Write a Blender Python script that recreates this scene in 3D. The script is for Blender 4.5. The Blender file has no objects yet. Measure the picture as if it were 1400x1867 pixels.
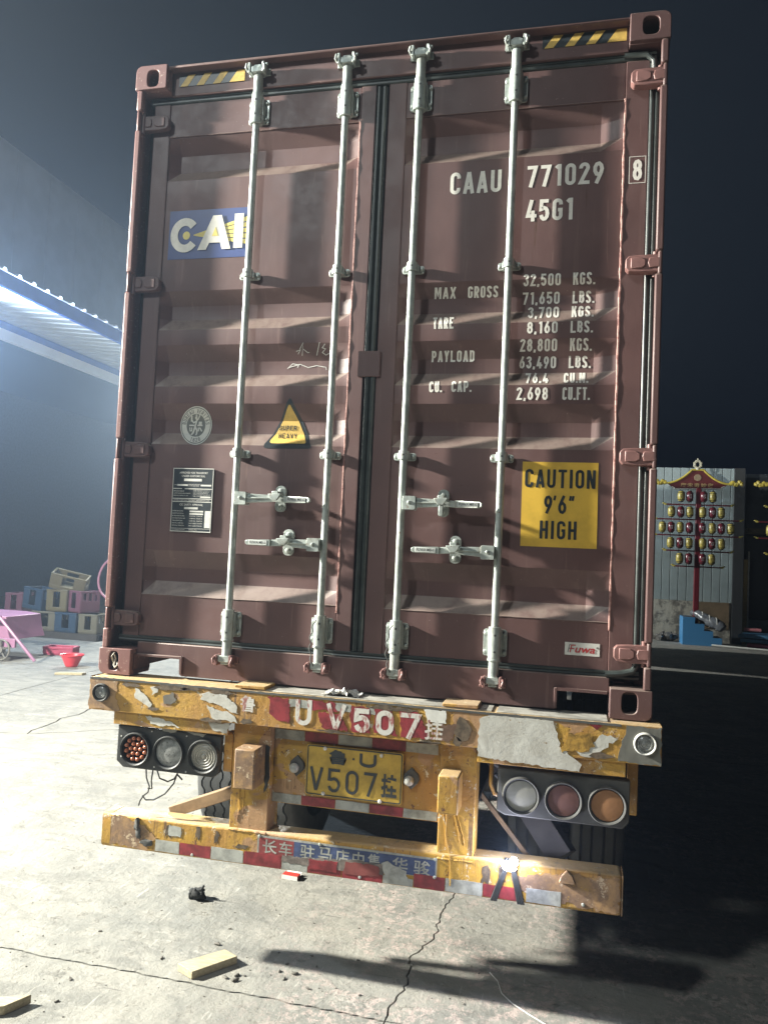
import bpy, bmesh, math, random
from mathutils import Matrix, Vector
random.seed(7)
S = bpy.context.scene
C = S.collection
PI = math.pi
R = math.radians

# ------------------------------------------------------------------ camera, sky, lamps, exposure
cam_d = bpy.data.cameras.new('camera'); cam = bpy.data.objects.new('camera', cam_d); C.objects.link(cam)
cam_d.sensor_fit = 'VERTICAL'; cam_d.sensor_height = 36.0; cam_d.lens = 1450.0/1867.0*36.0
cam_d.clip_start = 0.05; cam_d.clip_end = 1000
_r = Matrix.Rotation(0.234694688, 3, 'Z') @ Matrix.Rotation(0.0523191241+PI/2, 3, 'X') @ Matrix.Rotation(0.0460748951, 3, 'Z')
cam.matrix_world = Matrix.Translation((0.896659726, -3.31955450, 0.610573770+1.22)) @ _r.to_4x4()
S.camera = cam

W = bpy.data.worlds.new('World'); S.world = W; W.use_nodes = True
_bg = W.node_tree.nodes['Background']
_bg.inputs[0].default_value = (0.20, 0.42, 1.0, 1); _bg.inputs[1].default_value = 0.0085

def area_lamp(name, loc, target, power, size, color, spread=180):
    d = bpy.data.lights.new(name, 'AREA'); d.shape = 'DISK'; d.size = size; d.energy = power; d.color = color; d.spread = R(spread)
    o = bpy.data.objects.new(name, d); C.objects.link(o); o.location = loc
    o.rotation_euler = (Vector(target)-Vector(loc)).to_track_quat('-Z', 'Y').to_euler()
    return o
LA = (-8.05, -1.25, 4.80)          # flood lamp on the canopy edge that lights the door face at a grazing angle
LD = (-9.70, 7.55, 5.50)           # flood lamp under the canopy, just left of the frame
LC = (-3.5, -7.0, 7.6)             # weak yard lamp behind the camera
LE = (-8.00, 14.0, 5.40)           # flood lamp further along the canopy, hidden behind the container
area_lamp('flood_lamp_near', LA, (0.0, 0.3, 1.8), 5100, .34, (1.0, .97, .86))
area_lamp('flood_lamp_far', LD, (3.0, 8.6, 1.2), 600, .34, (.62, .79, 1.0))
area_lamp('yard_lamp', LC, (0.3, 0, 1.5), 310, .7, (.93, 1.0, .98))
area_lamp('flood_lamp_back', LE, (4.0, 13.5, 1.0), 2100, .34, (.94, .97, .92))

S.view_settings.view_transform = 'Standard'; S.view_settings.look = 'None'
S.view_settings.exposure = 0.0; S.view_settings.gamma = 1.0
try: S.view_settings.use_curve_mapping = False
except Exception: pass
S.cycles.use_denoising = True
try: S.cycles.denoiser = 'OPENIMAGEDENOISE'
except Exception: pass
S.cycles.max_bounces = 6; S.cycles.diffuse_bounces = 3; S.cycles.glossy_bounces = 3
S.cycles.transparent_max_bounces = 6; S.cycles.volume_bounces = 0
S.cycles.sample_clamp_indirect = 4.0

# ------------------------------------------------------------------ material helpers
class Mat:
    def __init__(s, name, rough=.6, metal=0.0):
        s.m = bpy.data.materials.new(name); s.m.use_nodes = True
        s.nt = s.m.node_tree; s.b = s.nt.nodes['Principled BSDF']
        s.b.inputs['Roughness'].default_value = rough; s.b.inputs['Metallic'].default_value = metal
        s.tc = s.nt.nodes.new('ShaderNodeTexCoord')
    def link(s, a, b): s.nt.links.new(a, b)
    def coord(s, sc=(1, 1, 1), rot=(0, 0, 0)):
        n = s.nt.nodes.new('ShaderNodeMapping'); n.inputs['Scale'].default_value = sc; n.inputs['Rotation'].default_value = rot
        s.link(s.tc.outputs['Object'], n.inputs['Vector']); return n.outputs[0]
    def noise(s, scale, detail=4, rough=.6, sc=(1, 1, 1), dist=0.0):
        n = s.nt.nodes.new('ShaderNodeTexNoise'); n.inputs['Scale'].default_value = scale
        n.inputs['Detail'].default_value = detail; n.inputs['Roughness'].default_value = rough
        n.inputs['Distortion'].default_value = dist
        s.link(s.coord(sc), n.inputs['Vector']); return n.outputs['Fac']
    def voro(s, scale, feature='F1', sc=(1, 1, 1)):
        n = s.nt.nodes.new('ShaderNodeTexVoronoi'); n.inputs['Scale'].default_value = scale; n.feature = feature
        s.link(s.coord(sc), n.inputs['Vector']); return n.outputs['Distance']
    def step(s, v, a, b, lo=0.0, hi=1.0):
        n = s.nt.nodes.new('ShaderNodeMapRange'); n.interpolation_type = 'SMOOTHSTEP'
        n.inputs['From Min'].default_value = a; n.inputs['From Max'].default_value = b
        n.inputs['To Min'].default_value = lo; n.inputs['To Max'].default_value = hi
        s.link(v, n.inputs['Value']); return n.outputs[0]
    def math(s, op, a, b):
        n = s.nt.nodes.new('ShaderNodeMath'); n.operation = op
        for i, x in enumerate((a, b)):
            if isinstance(x, (int, float)): n.inputs[i].default_value = x
            else: s.link(x, n.inputs[i])
        return n.outputs[0]
    def mix(s, fac, a, b):
        n = s.nt.nodes.new('ShaderNodeMix'); n.data_type = 'RGBA'
        if isinstance(fac, (int, float)): n.inputs[0].default_value = fac
        else: s.link(fac, n.inputs[0])
        for i, x in ((6, a), (7, b)):
            if isinstance(x, tuple): n.inputs[i].default_value = (*x, 1) if len(x) == 3 else x
            else: s.link(x, n.inputs[i])
        return n.outputs[2]
    def pos(s, axis):
        n = s.nt.nodes.new('ShaderNodeSeparateXYZ'); s.link(s.tc.outputs['Object'], n.inputs[0]); return n.outputs[axis]
    def edge(s):
        return s.nt.nodes.new('ShaderNodeNewGeometry').outputs['Pointiness']
    def up(s):
        g = s.nt.nodes.new('ShaderNodeNewGeometry'); n = s.nt.nodes.new('ShaderNodeSeparateXYZ')
        s.link(g.outputs['True Normal'], n.inputs[0]); return n.outputs[2]
    def col(s, c):
        if isinstance(c, tuple): s.b.inputs['Base Color'].default_value = (*c, 1)
        else: s.link(c, s.b.inputs['Base Color'])
    def rough(s, v): s.link(v, s.b.inputs['Roughness'])
    def bump(s, h, strength=.3, dist=.005):
        n = s.nt.nodes.new('ShaderNodeBump'); n.inputs['Strength'].default_value = strength; n.inputs['Distance'].default_value = dist
        s.link(h, n.inputs['Height'])
        prev = s.b.inputs['Normal']
        if prev.is_linked: s.link(prev.links[0].from_socket, n.inputs['Normal'])
        s.link(n.outputs[0], s.b.inputs['Normal'])

def simple(name, c, rough=.6, metal=0.0, var=.25, scale=14, bump=.15):
    m = Mat(name, rough, metal)
    c2 = tuple(x*(1-var) for x in c)
    m.col(m.mix(m.step(m.noise(scale, 5, .65), .35, .65), c, c2))
    if bump: m.bump(m.noise(scale*6, 4, .6), bump, .002)
    return m.m

# container paint: maroon with chalky variation, upward slopes painted paler for the lamp light they catch, with slight dust
def container_paint():
    m = Mat('maroon_container_paint', .42)
    c = m.mix(m.step(m.noise(2.2, 5, .6), .3, .7), (.112, .058, .054), (.084, .044, .042))
    c = m.mix(m.math('MULTIPLY', m.step(m.noise(22, 6, .7, (1, 1, .07)), .54, .72), .22), c, (.20, .13, .11))
    c = m.mix(m.math('MULTIPLY', m.step(m.noise(30, 6, .7, (1, 1, .05)), .62, .70), m.step(m.noise(1.7, 4, .6), .50, .62)), c, (.075, .035, .022))
    c = m.mix(m.step(m.noise(120, 3, .6), .70, .76), c, (.30, .22, .20)); c = m.mix(m.step(m.noise(38, 7, .75), .655, .675), c, (.07, .028, .016)); c = m.mix(m.math('MULTIPLY', m.step(m.noise(5, 2, .5, (8, 1, .6), .5), .70, .73), .25), c, (.22, .14, .12))
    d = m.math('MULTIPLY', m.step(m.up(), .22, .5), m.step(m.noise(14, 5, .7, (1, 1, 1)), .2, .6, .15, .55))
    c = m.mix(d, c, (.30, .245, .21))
    m.col(c); m.rough(m.step(m.noise(5, 5, .7), .3, .7, .44, .58))
    m.bump(m.noise(3, 3, .5), .25, .012); m.bump(m.noise(160, 3, .6), .18, .001)
    return m.m
def faded_lit_paint():
    m = Mat('faded_lit_maroon_paint', .42)
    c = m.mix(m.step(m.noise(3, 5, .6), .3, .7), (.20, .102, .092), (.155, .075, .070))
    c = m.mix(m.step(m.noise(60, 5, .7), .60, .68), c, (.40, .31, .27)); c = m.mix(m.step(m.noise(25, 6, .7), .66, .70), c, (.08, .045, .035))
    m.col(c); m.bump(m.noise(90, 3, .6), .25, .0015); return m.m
def lit_weld_paint():
    m = Mat('lit_weld_edge_paint', .4)
    m.col(m.mix(m.step(m.noise(40, 5, .7), .45, .6), (.42, .25, .22), (.20, .09, .08)))
    m.bump(m.noise(90, 3, .6), .5, .003); return m.m
def yellow_paint():
    m = Mat('worn_yellow_trailer_paint', .5)
    c = m.mix(m.step(m.noise(3.0, 5, .62), .40, .60), (.42, .245, .036), (.34, .18, .04))
    c = m.mix(m.math('MULTIPLY', m.step(m.noise(9, 8, .8), .50, .72), .65), c, (.20, .14, .075))
    c = m.mix(m.step(m.noise(2.3, 4, .55, (1, 1, 1), .6), .60, .612), c, (.34, .20, .10))          # orange primer showing
    c = m.mix(m.math('MULTIPLY', m.step(m.noise(34, 4, .6, (1.6, 1, .06)), .52, .66), m.step(m.noise(4, 3, .6), .50, .60)), c, (.13, .075, .035))  # dark drips
    c = m.mix(m.step(m.noise(26, 6, .72), .62, .66), c, (.13, .06, .03))                         # rust chips
    c = m.mix(m.step(m.noise(7, 7, .75), .655, .67), c, (.46, .44, .40))                           # flaked to pale undercoat
    c = m.mix(m.math('MULTIPLY', m.step(m.up(), .5, .9), .5), c, (.45, .38, .26))
    c = m.mix(m.step(m.noise(70, 6, .75), .62, .65), c, (.09, .045, .025)); c = m.mix(m.step(m.noise(22, 8, .8, (1, 1, 1), .4), .60, .615), c, (.52, .47, .36))
    m.col(c); m.rough(m.step(m.noise(8, 5, .7), .3, .7, .38, .75))
    m.bump(m.noise(34, 6, .7), .6, .005); m.bump(m.noise(180, 3, .6), .3, .001); return m.m
def brown_paint():
    m = Mat('scorched_brown_yellow_paint', .65)
    c = m.mix(m.step(m.noise(7, 6, .7), .40, .60), (.33, .20, .09), (.20, .125, .075))
    c = m.mix(m.math('MULTIPLY', m.step(m.noise(16, 7, .75), .48, .64), .7), c, (.12, .075, .05)); c = m.mix(m.step(m.noise(14, 8, .8), .58, .60), c, (.46, .36, .24))
    c = m.mix(m.step(m.noise(26, 6, .72), .62, .66), c, (.40, .24, .05))
    m.col(c); m.bump(m.noise(34, 6, .7), .4, .004); return m.m
def galvanised():
    m = Mat('galvanised_steel', .40, .40)
    c = m.mix(m.step(m.noise(18, 5, .65), .35, .65), (.46, .50, .47), (.32, .36, .34))
    c = m.mix(m.math('MULTIPLY', m.step(m.noise(16, 7, .75, (1, 1, .4)), .50, .66), .6), c, (.25, .23, .19)); c = m.mix(m.step(m.noise(60, 5, .7), .62, .68), c, (.22, .16, .12))
    m.col(c); m.rough(m.step(m.noise(30, 4, .6), .3, .7, .32, .6)); m.bump(m.noise(110, 3, .6), .2, .001); return m.m
def concrete():
    m = Mat('old_concrete_paving', .85)
    c = m.mix(m.step(m.noise(.9, 7, .68), .38, .62), (0.250, 0.244, 0.215), (0.180, 0.180, 0.163))
    c = m.mix(m.math('MULTIPLY', m.step(m.noise(5, 8, .75), .45, .66), .8), c, (0.290, 0.279, 0.244))
    c = m.mix(m.math('MULTIPLY', m.step(m.noise(2.6, 7, .7, (1, 2.2, 1), .8), .50, .62), .65), c, (0.145, 0.145, 0.131))
    px = m.step(m.pos(0), -.60, .10)
    blot = m.math('MULTIPLY', m.step(m.noise(17, 10, .82), .515, .530), m.step(m.noise(1.9, 5, .65), .41, .55))
    c = m.mix(m.math('MULTIPLY', m.math('MULTIPLY', blot, px), .8), c, (.40, .325, .295))
    c = m.mix(m.math('MULTIPLY', m.step(m.noise(2.4, 6, .7, (.5, 1.6, 1)), .58, .64), m.step(m.noise(34, 8, .8), .44, .56, 0, .8)), c, (0.360, 0.348, 0.313))
    c = m.mix(m.math('MULTIPLY', m.step(m.noise(60, 6, .8), .60, .66), .6), c, (0.099, 0.096, 0.087))
    c = m.mix(m.math('MULTIPLY', m.step(m.voro(9), .06, .02), .8), c, (0.058, 0.055, 0.049))
    c = m.mix(m.math('MULTIPLY', m.step(m.voro(27), .09, .04), .6), c, (0.087, 0.081, 0.073))
    c = m.mix(m.math('MULTIPLY', m.step(m.noise(6, 2, .5, (9, .7, 1), .3), .69, .71), .7), c, (0.348, 0.337, 0.302))
    c = m.mix(m.math('MULTIPLY', m.step(m.noise(5, 2, .5, (.6, 10, 1), .3), .70, .72), .7), c, (0.116, 0.110, 0.099))
    m.col(c)
    m.bump(m.noise(3.5, 6, .65), .7, .03); m.bump(m.noise(30, 8, .8), .8, .008)
    m.bump(m.step(m.noise(10, 8, .75), .58, .66), .8, .006)
    return m.m
M = {}
M['cont'] = container_paint(); M['fade_lit'] = faded_lit_paint(); M['weld_lit'] = lit_weld_paint(); M['yel'] = yellow_paint(); M['brown'] = brown_paint(); M['galv'] = galvanised()
M['conc'] = concrete()
M['rubber'] = simple('door_seal_rubber', (.032, .040, .038), .38, 0, .4, 20, .2)
M['tyre'] = simple('tyre_rubber', (.060, .062, .062), .8, 0, .35, 9, .25)
M['rim'] = simple('dusty_rim_steel', (.16, .16, .15), .6, .3)
M['chassis'] = simple('dark_chassis_paint', (.05, .045, .04), .7)
M['black'] = simple('black_plastic', (.028, .030, .030), .55, 0, .4, 12, .3)
M['dusty'] = simple('dusty_black_plastic', (.085, .085, .08), .8, 0, .35, 6, .3)
M['pink_hinge'] = simple('faded_hinge_paint', (.235, .12, .11), .45, 0, .25, 12, .2)
M['letter'] = simple('white_lettering', (.72, .70, .64), .5, 0, .12, 40, 0)
M['stk_white'] = simple('white_sticker_film', (.62, .62, .58), .5, 0, .12, 30, 0)
M['stk_black'] = simple('black_sticker_film', (.022, .030, .036), .4, 0, .3, 30, 0)
M['stk_yellow'] = simple('yellow_sticker_film', (.66, .42, .055), .42, 0, .18, 9, 0)
M['stk_hazard'] = simple('hazard_yellow_film', (.62, .42, .10), .5, 0, .2, 40, 0)
M['stk_blue'] = simple('blue_sticker_film', (.032, .058, .20), .4, 0, .15, 12, 0)
M['stk_pale'] = simple('pale_yellow_film', (.72, .60, .16), .45, 0, .1, 12, 0)
M['stk_grey'] = simple('grey_sticker_film', (.16, .17, .16), .5, 0, .15, 12, 0)
M['red'] = simple('red_print', (.42, .03, .035), .5, 0, .15, 12, 0)
M['tape_red'] = simple('red_reflective_tape', (.25, .03, .038), .45, 0, .55, 16, .3)
M['tape_white'] = simple('silver_reflective_tape', (.37, .38, .35), .45, 0, .45, 16, .3)
def peel():
    m = Mat('peeling_grey_film', .5); c = m.mix(m.step(m.noise(10, 6, .7), .35, .65), (.50, .50, .46), (.40, .39, .35))
    c = m.mix(m.step(m.noise(35, 6, .75), .62, .65), c, (.22, .15, .07)); c = m.mix(m.step(m.noise(18, 5, .7, (1, 1, 2.5)), .66, .72), c, (.68, .68, .64))
    m.col(c); m.bump(m.noise(9, 4, .6, (1, 1, 1.6), .8), .35, .006); m.bump(m.noise(60, 5, .7), .4, .002); return m.m
M['peel'] = peel()
M['plate_y'] = simple('number_plate_yellow', (.50, .33, .05), .45, 0, .3, 14, .2)
M['ink'] = simple('dark_plate_ink', (.035, .042, .045), .5, 0, .2, 30, 0)
M['lens_or'] = simple('orange_led_domes', (.50, .17, .09), .2, 0, .2, 30, 0)
M['lens_dorange'] = simple('dusty_orange_lens', (.27, .13, .055), .7, 0, .15, 10, .3)
M['lens_red'] = simple('dusty_red_lens', (.14, .062, .055), .7, 0, .15, 10, .3)
M['lens_white'] = simple('dusty_white_lens', (.26, .26, .23), .7, 0, .15, 10, .3)
M['lens_clear'] = simple('grimy_clear_lens', (.30, .31, .30), .22, 0, .5, 42, .2)
M['wood'] = None
def wood():
    m = Mat('pale_sawn_wood', .7)
    m.col(m.mix(m.step(m.noise(20, 5, .6, (1, 6, 6)), .35, .65), (.44, .38, .25), (.33, .28, .17)))
    m.bump(m.noise(60, 4, .6), .3, .001); return m.m
M['wood'] = wood()

# ------------------------------------------------------------------ mesh helpers
class MB:
    def __init__(s): s.v = []; s.f = []; s.mi = []
    def add(s, vs, fs, mi=0):
        o = len(s.v); s.v += [tuple(p) for p in vs]; s.f += [tuple(i+o for i in f) for f in fs]; s.mi += [mi]*len(fs); return s
    def box(s, x0, x1, y0, y1, z0, z1, mi=0):
        return s.add([(x0,y0,z0),(x1,y0,z0),(x1,y1,z0),(x0,y1,z0),(x0,y0,z1),(x1,y0,z1),(x1,y1,z1),(x0,y1,z1)],
                     [(0,3,2,1),(4,5,6,7),(0,1,5,4),(1,2,6,5),(2,3,7,6),(3,0,4,7)], mi)
    def hexa(s, p, mi=0):     # eight points, same order as box
        return s.add(p, [(0,3,2,1),(4,5,6,7),(0,1,5,4),(1,2,6,5),(2,3,7,6),(3,0,4,7)], mi)
    def tube(s, pts, r, n=12, mi=0, caps=True, closed=False):
        pts = [Vector(p) for p in pts]; k = len(pts); rings = []
        up = None
        for i, p in enumerate(pts):
            if closed: d = pts[(i+1) % k]-pts[i-1]
            else: d = pts[min(i+1, k-1)]-pts[max(i-1, 0)]
            d.normalize()
            if up is None:
                up = Vector((0, 0, 1)) if abs(d.z) < .9 else Vector((0, 1, 0))
            a = d.cross(up).normalized(); b = a.cross(d).normalized(); up = b
            rr = r[i] if isinstance(r, (list, tuple)) else r
            rings.append([p+(a*math.cos(t)+b*math.sin(t))*rr for t in [2*PI*j/n for j in range(n)]])
        vs = [q for ring in rings for q in ring]; fs = []
        m = k if closed else k-1
        for i in range(m):
            for j in range(n):
                a0 = i*n+j; a1 = i*n+(j+1) % n; b0 = ((i+1) % k)*n+j; b1 = ((i+1) % k)*n+(j+1) % n
                fs.append((a0, a1, b1, b0))
        if caps and not closed: fs.append(tuple(range(n))[::-1]); fs.append(tuple((k-1)*n+j for j in range(n)))
        return s.add(vs, fs, mi)
    def prism(s, out, y0, y1, mi=0):        # outline in x,z extruded along y
        n = len(out)
        return s.add([(x, y0, z) for x, z in out]+[(x, y1, z) for x, z in out],
                     [tuple(range(n)), tuple(range(2*n-1, n-1, -1))]+[(i, i+n, (i+1) % n+n, (i+1) % n) for i in range(n)], mi)
    def prism_x(s, out, x0, x1, mi=0):      # outline in y,z extruded along x
        n = len(out)
        return s.add([(x0, y, z) for y, z in out]+[(x1, y, z) for y, z in out],
                     [tuple(range(n)), tuple(range(2*n-1, n-1, -1))]+[(i, i+n, (i+1) % n+n, (i+1) % n) for i in range(n)], mi)
    def prism_z(s, out, z0, z1, mi=0):
        n = len(out)
        return s.add([(x, y, z0) for x, y in out]+[(x, y, z1) for x, y in out],
                     [tuple(range(n)), tuple(range(2*n-1, n-1, -1))]+[(i, i+n, (i+1) % n+n, (i+1) % n) for i in range(n)], mi)
    def lathe(s, prof, c, axis='y', n=32, mi=0, caps=True, sx=1.0, sz=1.0):
        vs = []; fs = []
        for r, h in prof:
            for j in range(n):
                t = 2*PI*j/n; a = math.cos(t)*r*sx; b = math.sin(t)*r*sz
                if axis == 'y': vs.append((c[0]+a, c[1]+h, c[2]+b))
                elif axis == 'x': vs.append((c[0]+h, c[1]+a, c[2]+b))
                else: vs.append((c[0]+a, c[1]+b, c[2]+h))
        k = len(prof)
        for i in range(k-1):
            for j in range(n): fs.append((i*n+j, i*n+(j+1) % n, (i+1)*n+(j+1) % n, (i+1)*n+j))
        if caps:
            if prof[0][0] > 1e-6: fs.append(tuple(range(n)))
            if prof[-1][0] > 1e-6: fs.append(tuple((k-1)*n+j for j in range(n)))
        return s.add(vs, fs, mi)
    def ringplate(s, outer, inner, y0, y1, mi=0):   # two loops with the same count, in x,z
        n = len(outer); vs = []
        for y in (y0, y1):
            vs += [(x, y, z) for x, z in outer]; vs += [(x, y, z) for x, z in inner]
        fs = []
        for i in range(n):
            j = (i+1) % n
            fs += [(i, j, n+j, n+i), (2*n+i, 3*n+i, 3*n+j, 2*n+j), (i, 2*n+i, 2*n+j, j), (n+i, n+j, 3*n+j, 3*n+i)]
        return s.add(vs, fs, mi)
    def xf(s, mat):
        s.v = [tuple(mat @ Vector(p)) for p in s.v]; return s

def bev(o, w=.004, seg=2, ang=30):
    b = o.modifiers.new('bevel', 'BEVEL'); b.width = w; b.segments = seg; b.limit_method = 'ANGLE'; b.angle_limit = R(ang)
    return o
def finish_mesh(me, smooth=True):
    bm = bmesh.new(); bm.from_mesh(me); bmesh.ops.remove_doubles(bm, verts=bm.verts, dist=1e-6)
    bmesh.ops.recalc_face_normals(bm, faces=bm.faces); bm.to_mesh(me); bm.free()
    if smooth:
        me.shade_smooth()
        try: me.set_sharp_from_angle(angle=R(36))
        except Exception: pass
def link_to(o, parent):
    C.objects.link(o)
    if parent is not None:
        o.parent = parent
        base = parent.get('_w')
        o.matrix_parent_inverse = Matrix.Translation(Vector(base)).inverted() if base is not None else Matrix.Identity(4)
def obj(name, mb, mat, parent=None, bevel=0, smooth=True, seg=2):
    me = bpy.data.meshes.new(name); me.from_pydata(mb.v, [], mb.f)
    mats = mat if isinstance(mat, (list, tuple)) else [mat]
    for x in mats: me.materials.append(x)
    for p, i in zip(me.polygons, mb.mi): p.material_index = i
    finish_mesh(me, smooth)
    o = bpy.data.objects.new(name, me); link_to(o, parent)
    if bevel: bev(o, bevel, seg)
    return o
def thing(name, label, cat, loc=(0, 0, 0), group=None):   # children are given in world coordinates
    o = bpy.data.objects.new(name, None); C.objects.link(o); o.location = loc; o['_w'] = tuple(loc)
    o.empty_display_size = .2
    o['label'] = label; o['category'] = cat
    if group: o['group'] = group
    return o
def tag(o, label, cat, group=None):
    o['label'] = label; o['category'] = cat
    if group: o['group'] = group
    return o
def rrect(x0, x1, z0, z1, r, n=5):
    out = []
    for cx, cz, a in ((x1-r, z1-r, 0), (x0+r, z1-r, 90), (x0+r, z0+r, 180), (x1-r, z0+r, 270)):
        for i in range(n+1):
            t = R(a+90*i/n); out.append((cx+r*math.cos(t), cz+r*math.sin(t)))
    return out
def ell(cx, cz, rx, rz, n=24): return [(cx+rx*math.cos(2*PI*i/n), cz+rz*math.sin(2*PI*i/n)) for i in range(n)]
def jag(pts, amp, step=.012, seed=1):
    rnd = random.Random(seed); out = []; n = len(pts)
    for i in range(n):
        a, b = pts[i], pts[(i+1) % n]; L = math.hypot(b[0]-a[0], b[1]-a[1]); k = max(1, int(L/step))
        for j in range(k):
            t = j/k; out.append((a[0]+(b[0]-a[0])*t+rnd.uniform(-amp, amp), a[1]+(b[1]-a[1])*t+rnd.uniform(-amp, amp)))
    return out

# ------------------------------------------------------------------ stroke lettering
def arc(cx, cz, rx, rz, a0, a1, n=9): return [(cx+rx*math.cos(R(a0+(a1-a0)*i/n)), cz+rz*math.sin(R(a0+(a1-a0)*i/n))) for i in range(n+1)]
def glyph(ch, h, st):
    # h = half stroke in unit height; box 0..w by 0..1. st = glyph width in the same unit. returns [(pts, closed)]
    w = st; L = h; Rr = w-h; B = h; T = 1-h; cx = w/2; r = (Rr-L)/2; rz = min(r, .24)
    A = lambda cz, a0, a1, n=9: arc(cx, cz, r, rz, a0, a1, n)
    top, bot = T-rz, B+rz
    g = {
     '0': [(A(top, 0, 180)+A(bot, 180, 360), 1)], 'O': [(A(top, 0, 180)+A(bot, 180, 360), 1)],
     'C': [([(Rr, top-.06)]+A(top, 0, 180)+A(bot, 180, 360)+[(Rr, bot+.06)], 0)],
     'G': [([(Rr, top-.06)]+A(top, 0, 180)+A(bot, 180, 360)+[(Rr, .48), (cx+.02, .48)], 0)],
     'U': [([(L, 1)]+A(bot, 180, 360)+[(Rr, 1)], 0)],
     'D': [([(L, B), (L, T), (cx, T)]+A(top, 90, 0)+A(bot, 0, -90)+[(cx, B)], 1)],
     'A': [([(L-.02, 0), (cx-.006, 1-.02)], 0), ([(Rr+.02, 0), (cx+.006, 1-.02)], 0), ([(L+.06, .27), (Rr-.06, .27)], 0)],
     'E': [([(Rr+h, T), (L, T), (L, B), (Rr+h, B)], 0), ([(L+h, .52), (Rr, .52)], 0)],
     'F': [([(Rr+h, T), (L, T), (L, 0)], 0), ([(L+h, .50), (Rr, .50)], 0)],
     'H': [([(L, 0), (L, 1)], 0), ([(Rr, 0), (Rr, 1)], 0), ([(L+h, .5), (Rr-h, .5)], 0)],
     'I': [([(cx, 0), (cx, 1)], 0)],
     'K': [([(L, 0), (L, 1)], 0), ([(Rr, 1), (L+h, .42)], 0), ([(L+h+.08, .56), (Rr+.02, 0)], 0)],
     'L': [([(L, 1), (L, B), (Rr+h, B)], 0)],
     'M': [([(L, 0), (L, 1)], 0), ([(Rr, 0), (Rr, 1)], 0), ([(L+h*.6, .98), (cx, .30), (Rr-h*.6, .98)], 0)],
     'N': [([(L, 0), (L, 1)], 0), ([(Rr, 0), (Rr, 1)], 0), ([(L+h*.4, .97), (Rr-h*.4, .03)], 0)],
     'P': [([(L, 0), (L, T), (cx, T)]+arc(cx, T-.24, r, .24, 90, -90)+[(L+h, T-.48)], 0)],
     'R': [([(L, 0), (L, T), (cx, T)]+arc(cx, T-.24, r, .24, 90, -90)+[(L+h, T-.48)], 0), ([(cx, T-.48), (Rr+.02, 0)], 0)],
     'B': [([(L, B), (L, T), (cx, T)]+arc(cx, T-.21, r*.92, .21, 90, -90)+[(L+h, T-.42)], 0), ([(cx, T-.425)]+arc(cx, B+.225, r, .225, 90, -90)+[(L+h, B)], 0)],
     'S': [([(Rr, top-.04)]+A(top, 0, 195)+[(L+.03, .60), (Rr-.03, .40)]+A(bot, -15+0, 0-0)[0:0]+A(bot, 15, -180)+[(L, bot+.04)], 0)],
     'T': [([(0, T), (w, T)], 0), ([(cx, 0), (cx, T-h)], 0)],
     'V': [([(L-.02, 1), (cx-.006, .02)], 0), ([(Rr+.02, 1), (cx+.006, .02)], 0)],
     'W': [([(L-.02, 1), (w*.28, .02)], 0), ([(w*.28, .02), (cx, .9)], 0), ([(cx, .9), (w*.72, .02)], 0), ([(w*.72, .02), (Rr, 1)], 0)],
     'X': [([(L-.02, 1), (Rr+.02, 0)], 0), ([(Rr+.02, 1), (L-.02, 0)], 0)],
     'Y': [([(L-.02, 1), (cx, .47), (cx, 0)], 0), ([(Rr+.02, 1), (cx, .47)], 0)],
     '1': [([(cx+.06, 0), (cx+.06, 1)], 0), ([(cx+.02, .94), (cx-.10, .82)], 0)],
     '2': [([(L, top-.04)]+A(top, 180, -20)+[(L, B), (Rr+h, B)], 0)],
     '3': [([(L, top)]+A(top, 180, -60)+[(cx, .53)], 0), ([(cx, .525)]+arc(cx, B+.23, r, .23, 75, -180), 0)],
     '4': [([(cx+.02, 1), (L, .26), (Rr+h+.02, .26)], 0), ([(Rr-.06, 0), (Rr-.06, .50)], 0)],
     '5': [([(Rr+h*.5, T), (L+.015, T), (L, .54)]+arc(cx, B+.26, r, .26, 125, -165), 0)],
     '6': [(arc(cx, B+.26, r, .26, 0, 360)[:-1], 1), ([(L+.015, .46), (cx+.08, 1)], 0)],
     '7': [([(0, T), (Rr-.01, T), (cx-.08, 0)], 0)],
     '8': [(arc(cx, T-.205, r*.90, .205, 0, 360)[:-1], 1), (arc(cx, B+.235, r, .235, 0, 360)[:-1], 1)],
     '9': [(arc(cx, T-.26, r, .26, 0, 360)[:-1], 1), ([(Rr-.015, .54), (cx-.08, 0)], 0)],
     '.': [([(cx, 0), (cx, 2*h)], 0)], ',': [([(cx+.01, 2*h), (cx-.03, -.08)], 0)],
     "'": [([(cx+.03, 1), (cx-.02, .74)], 0)], '"': [([(cx-.04, 1), (cx-.09, .74)], 0), ([(cx+.10, 1), (cx+.05, .74)], 0)],
     '-': [([(L, .5), (Rr, .5)], 0)], ' ': []}
    return g.get(ch, [])
REL = {'1': .72, 'I': .40, '.': .34, ',': .34, "'": .34, '"': .7, ' ': 1.0, 'M': 1.22, 'W': 1.3}
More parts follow.
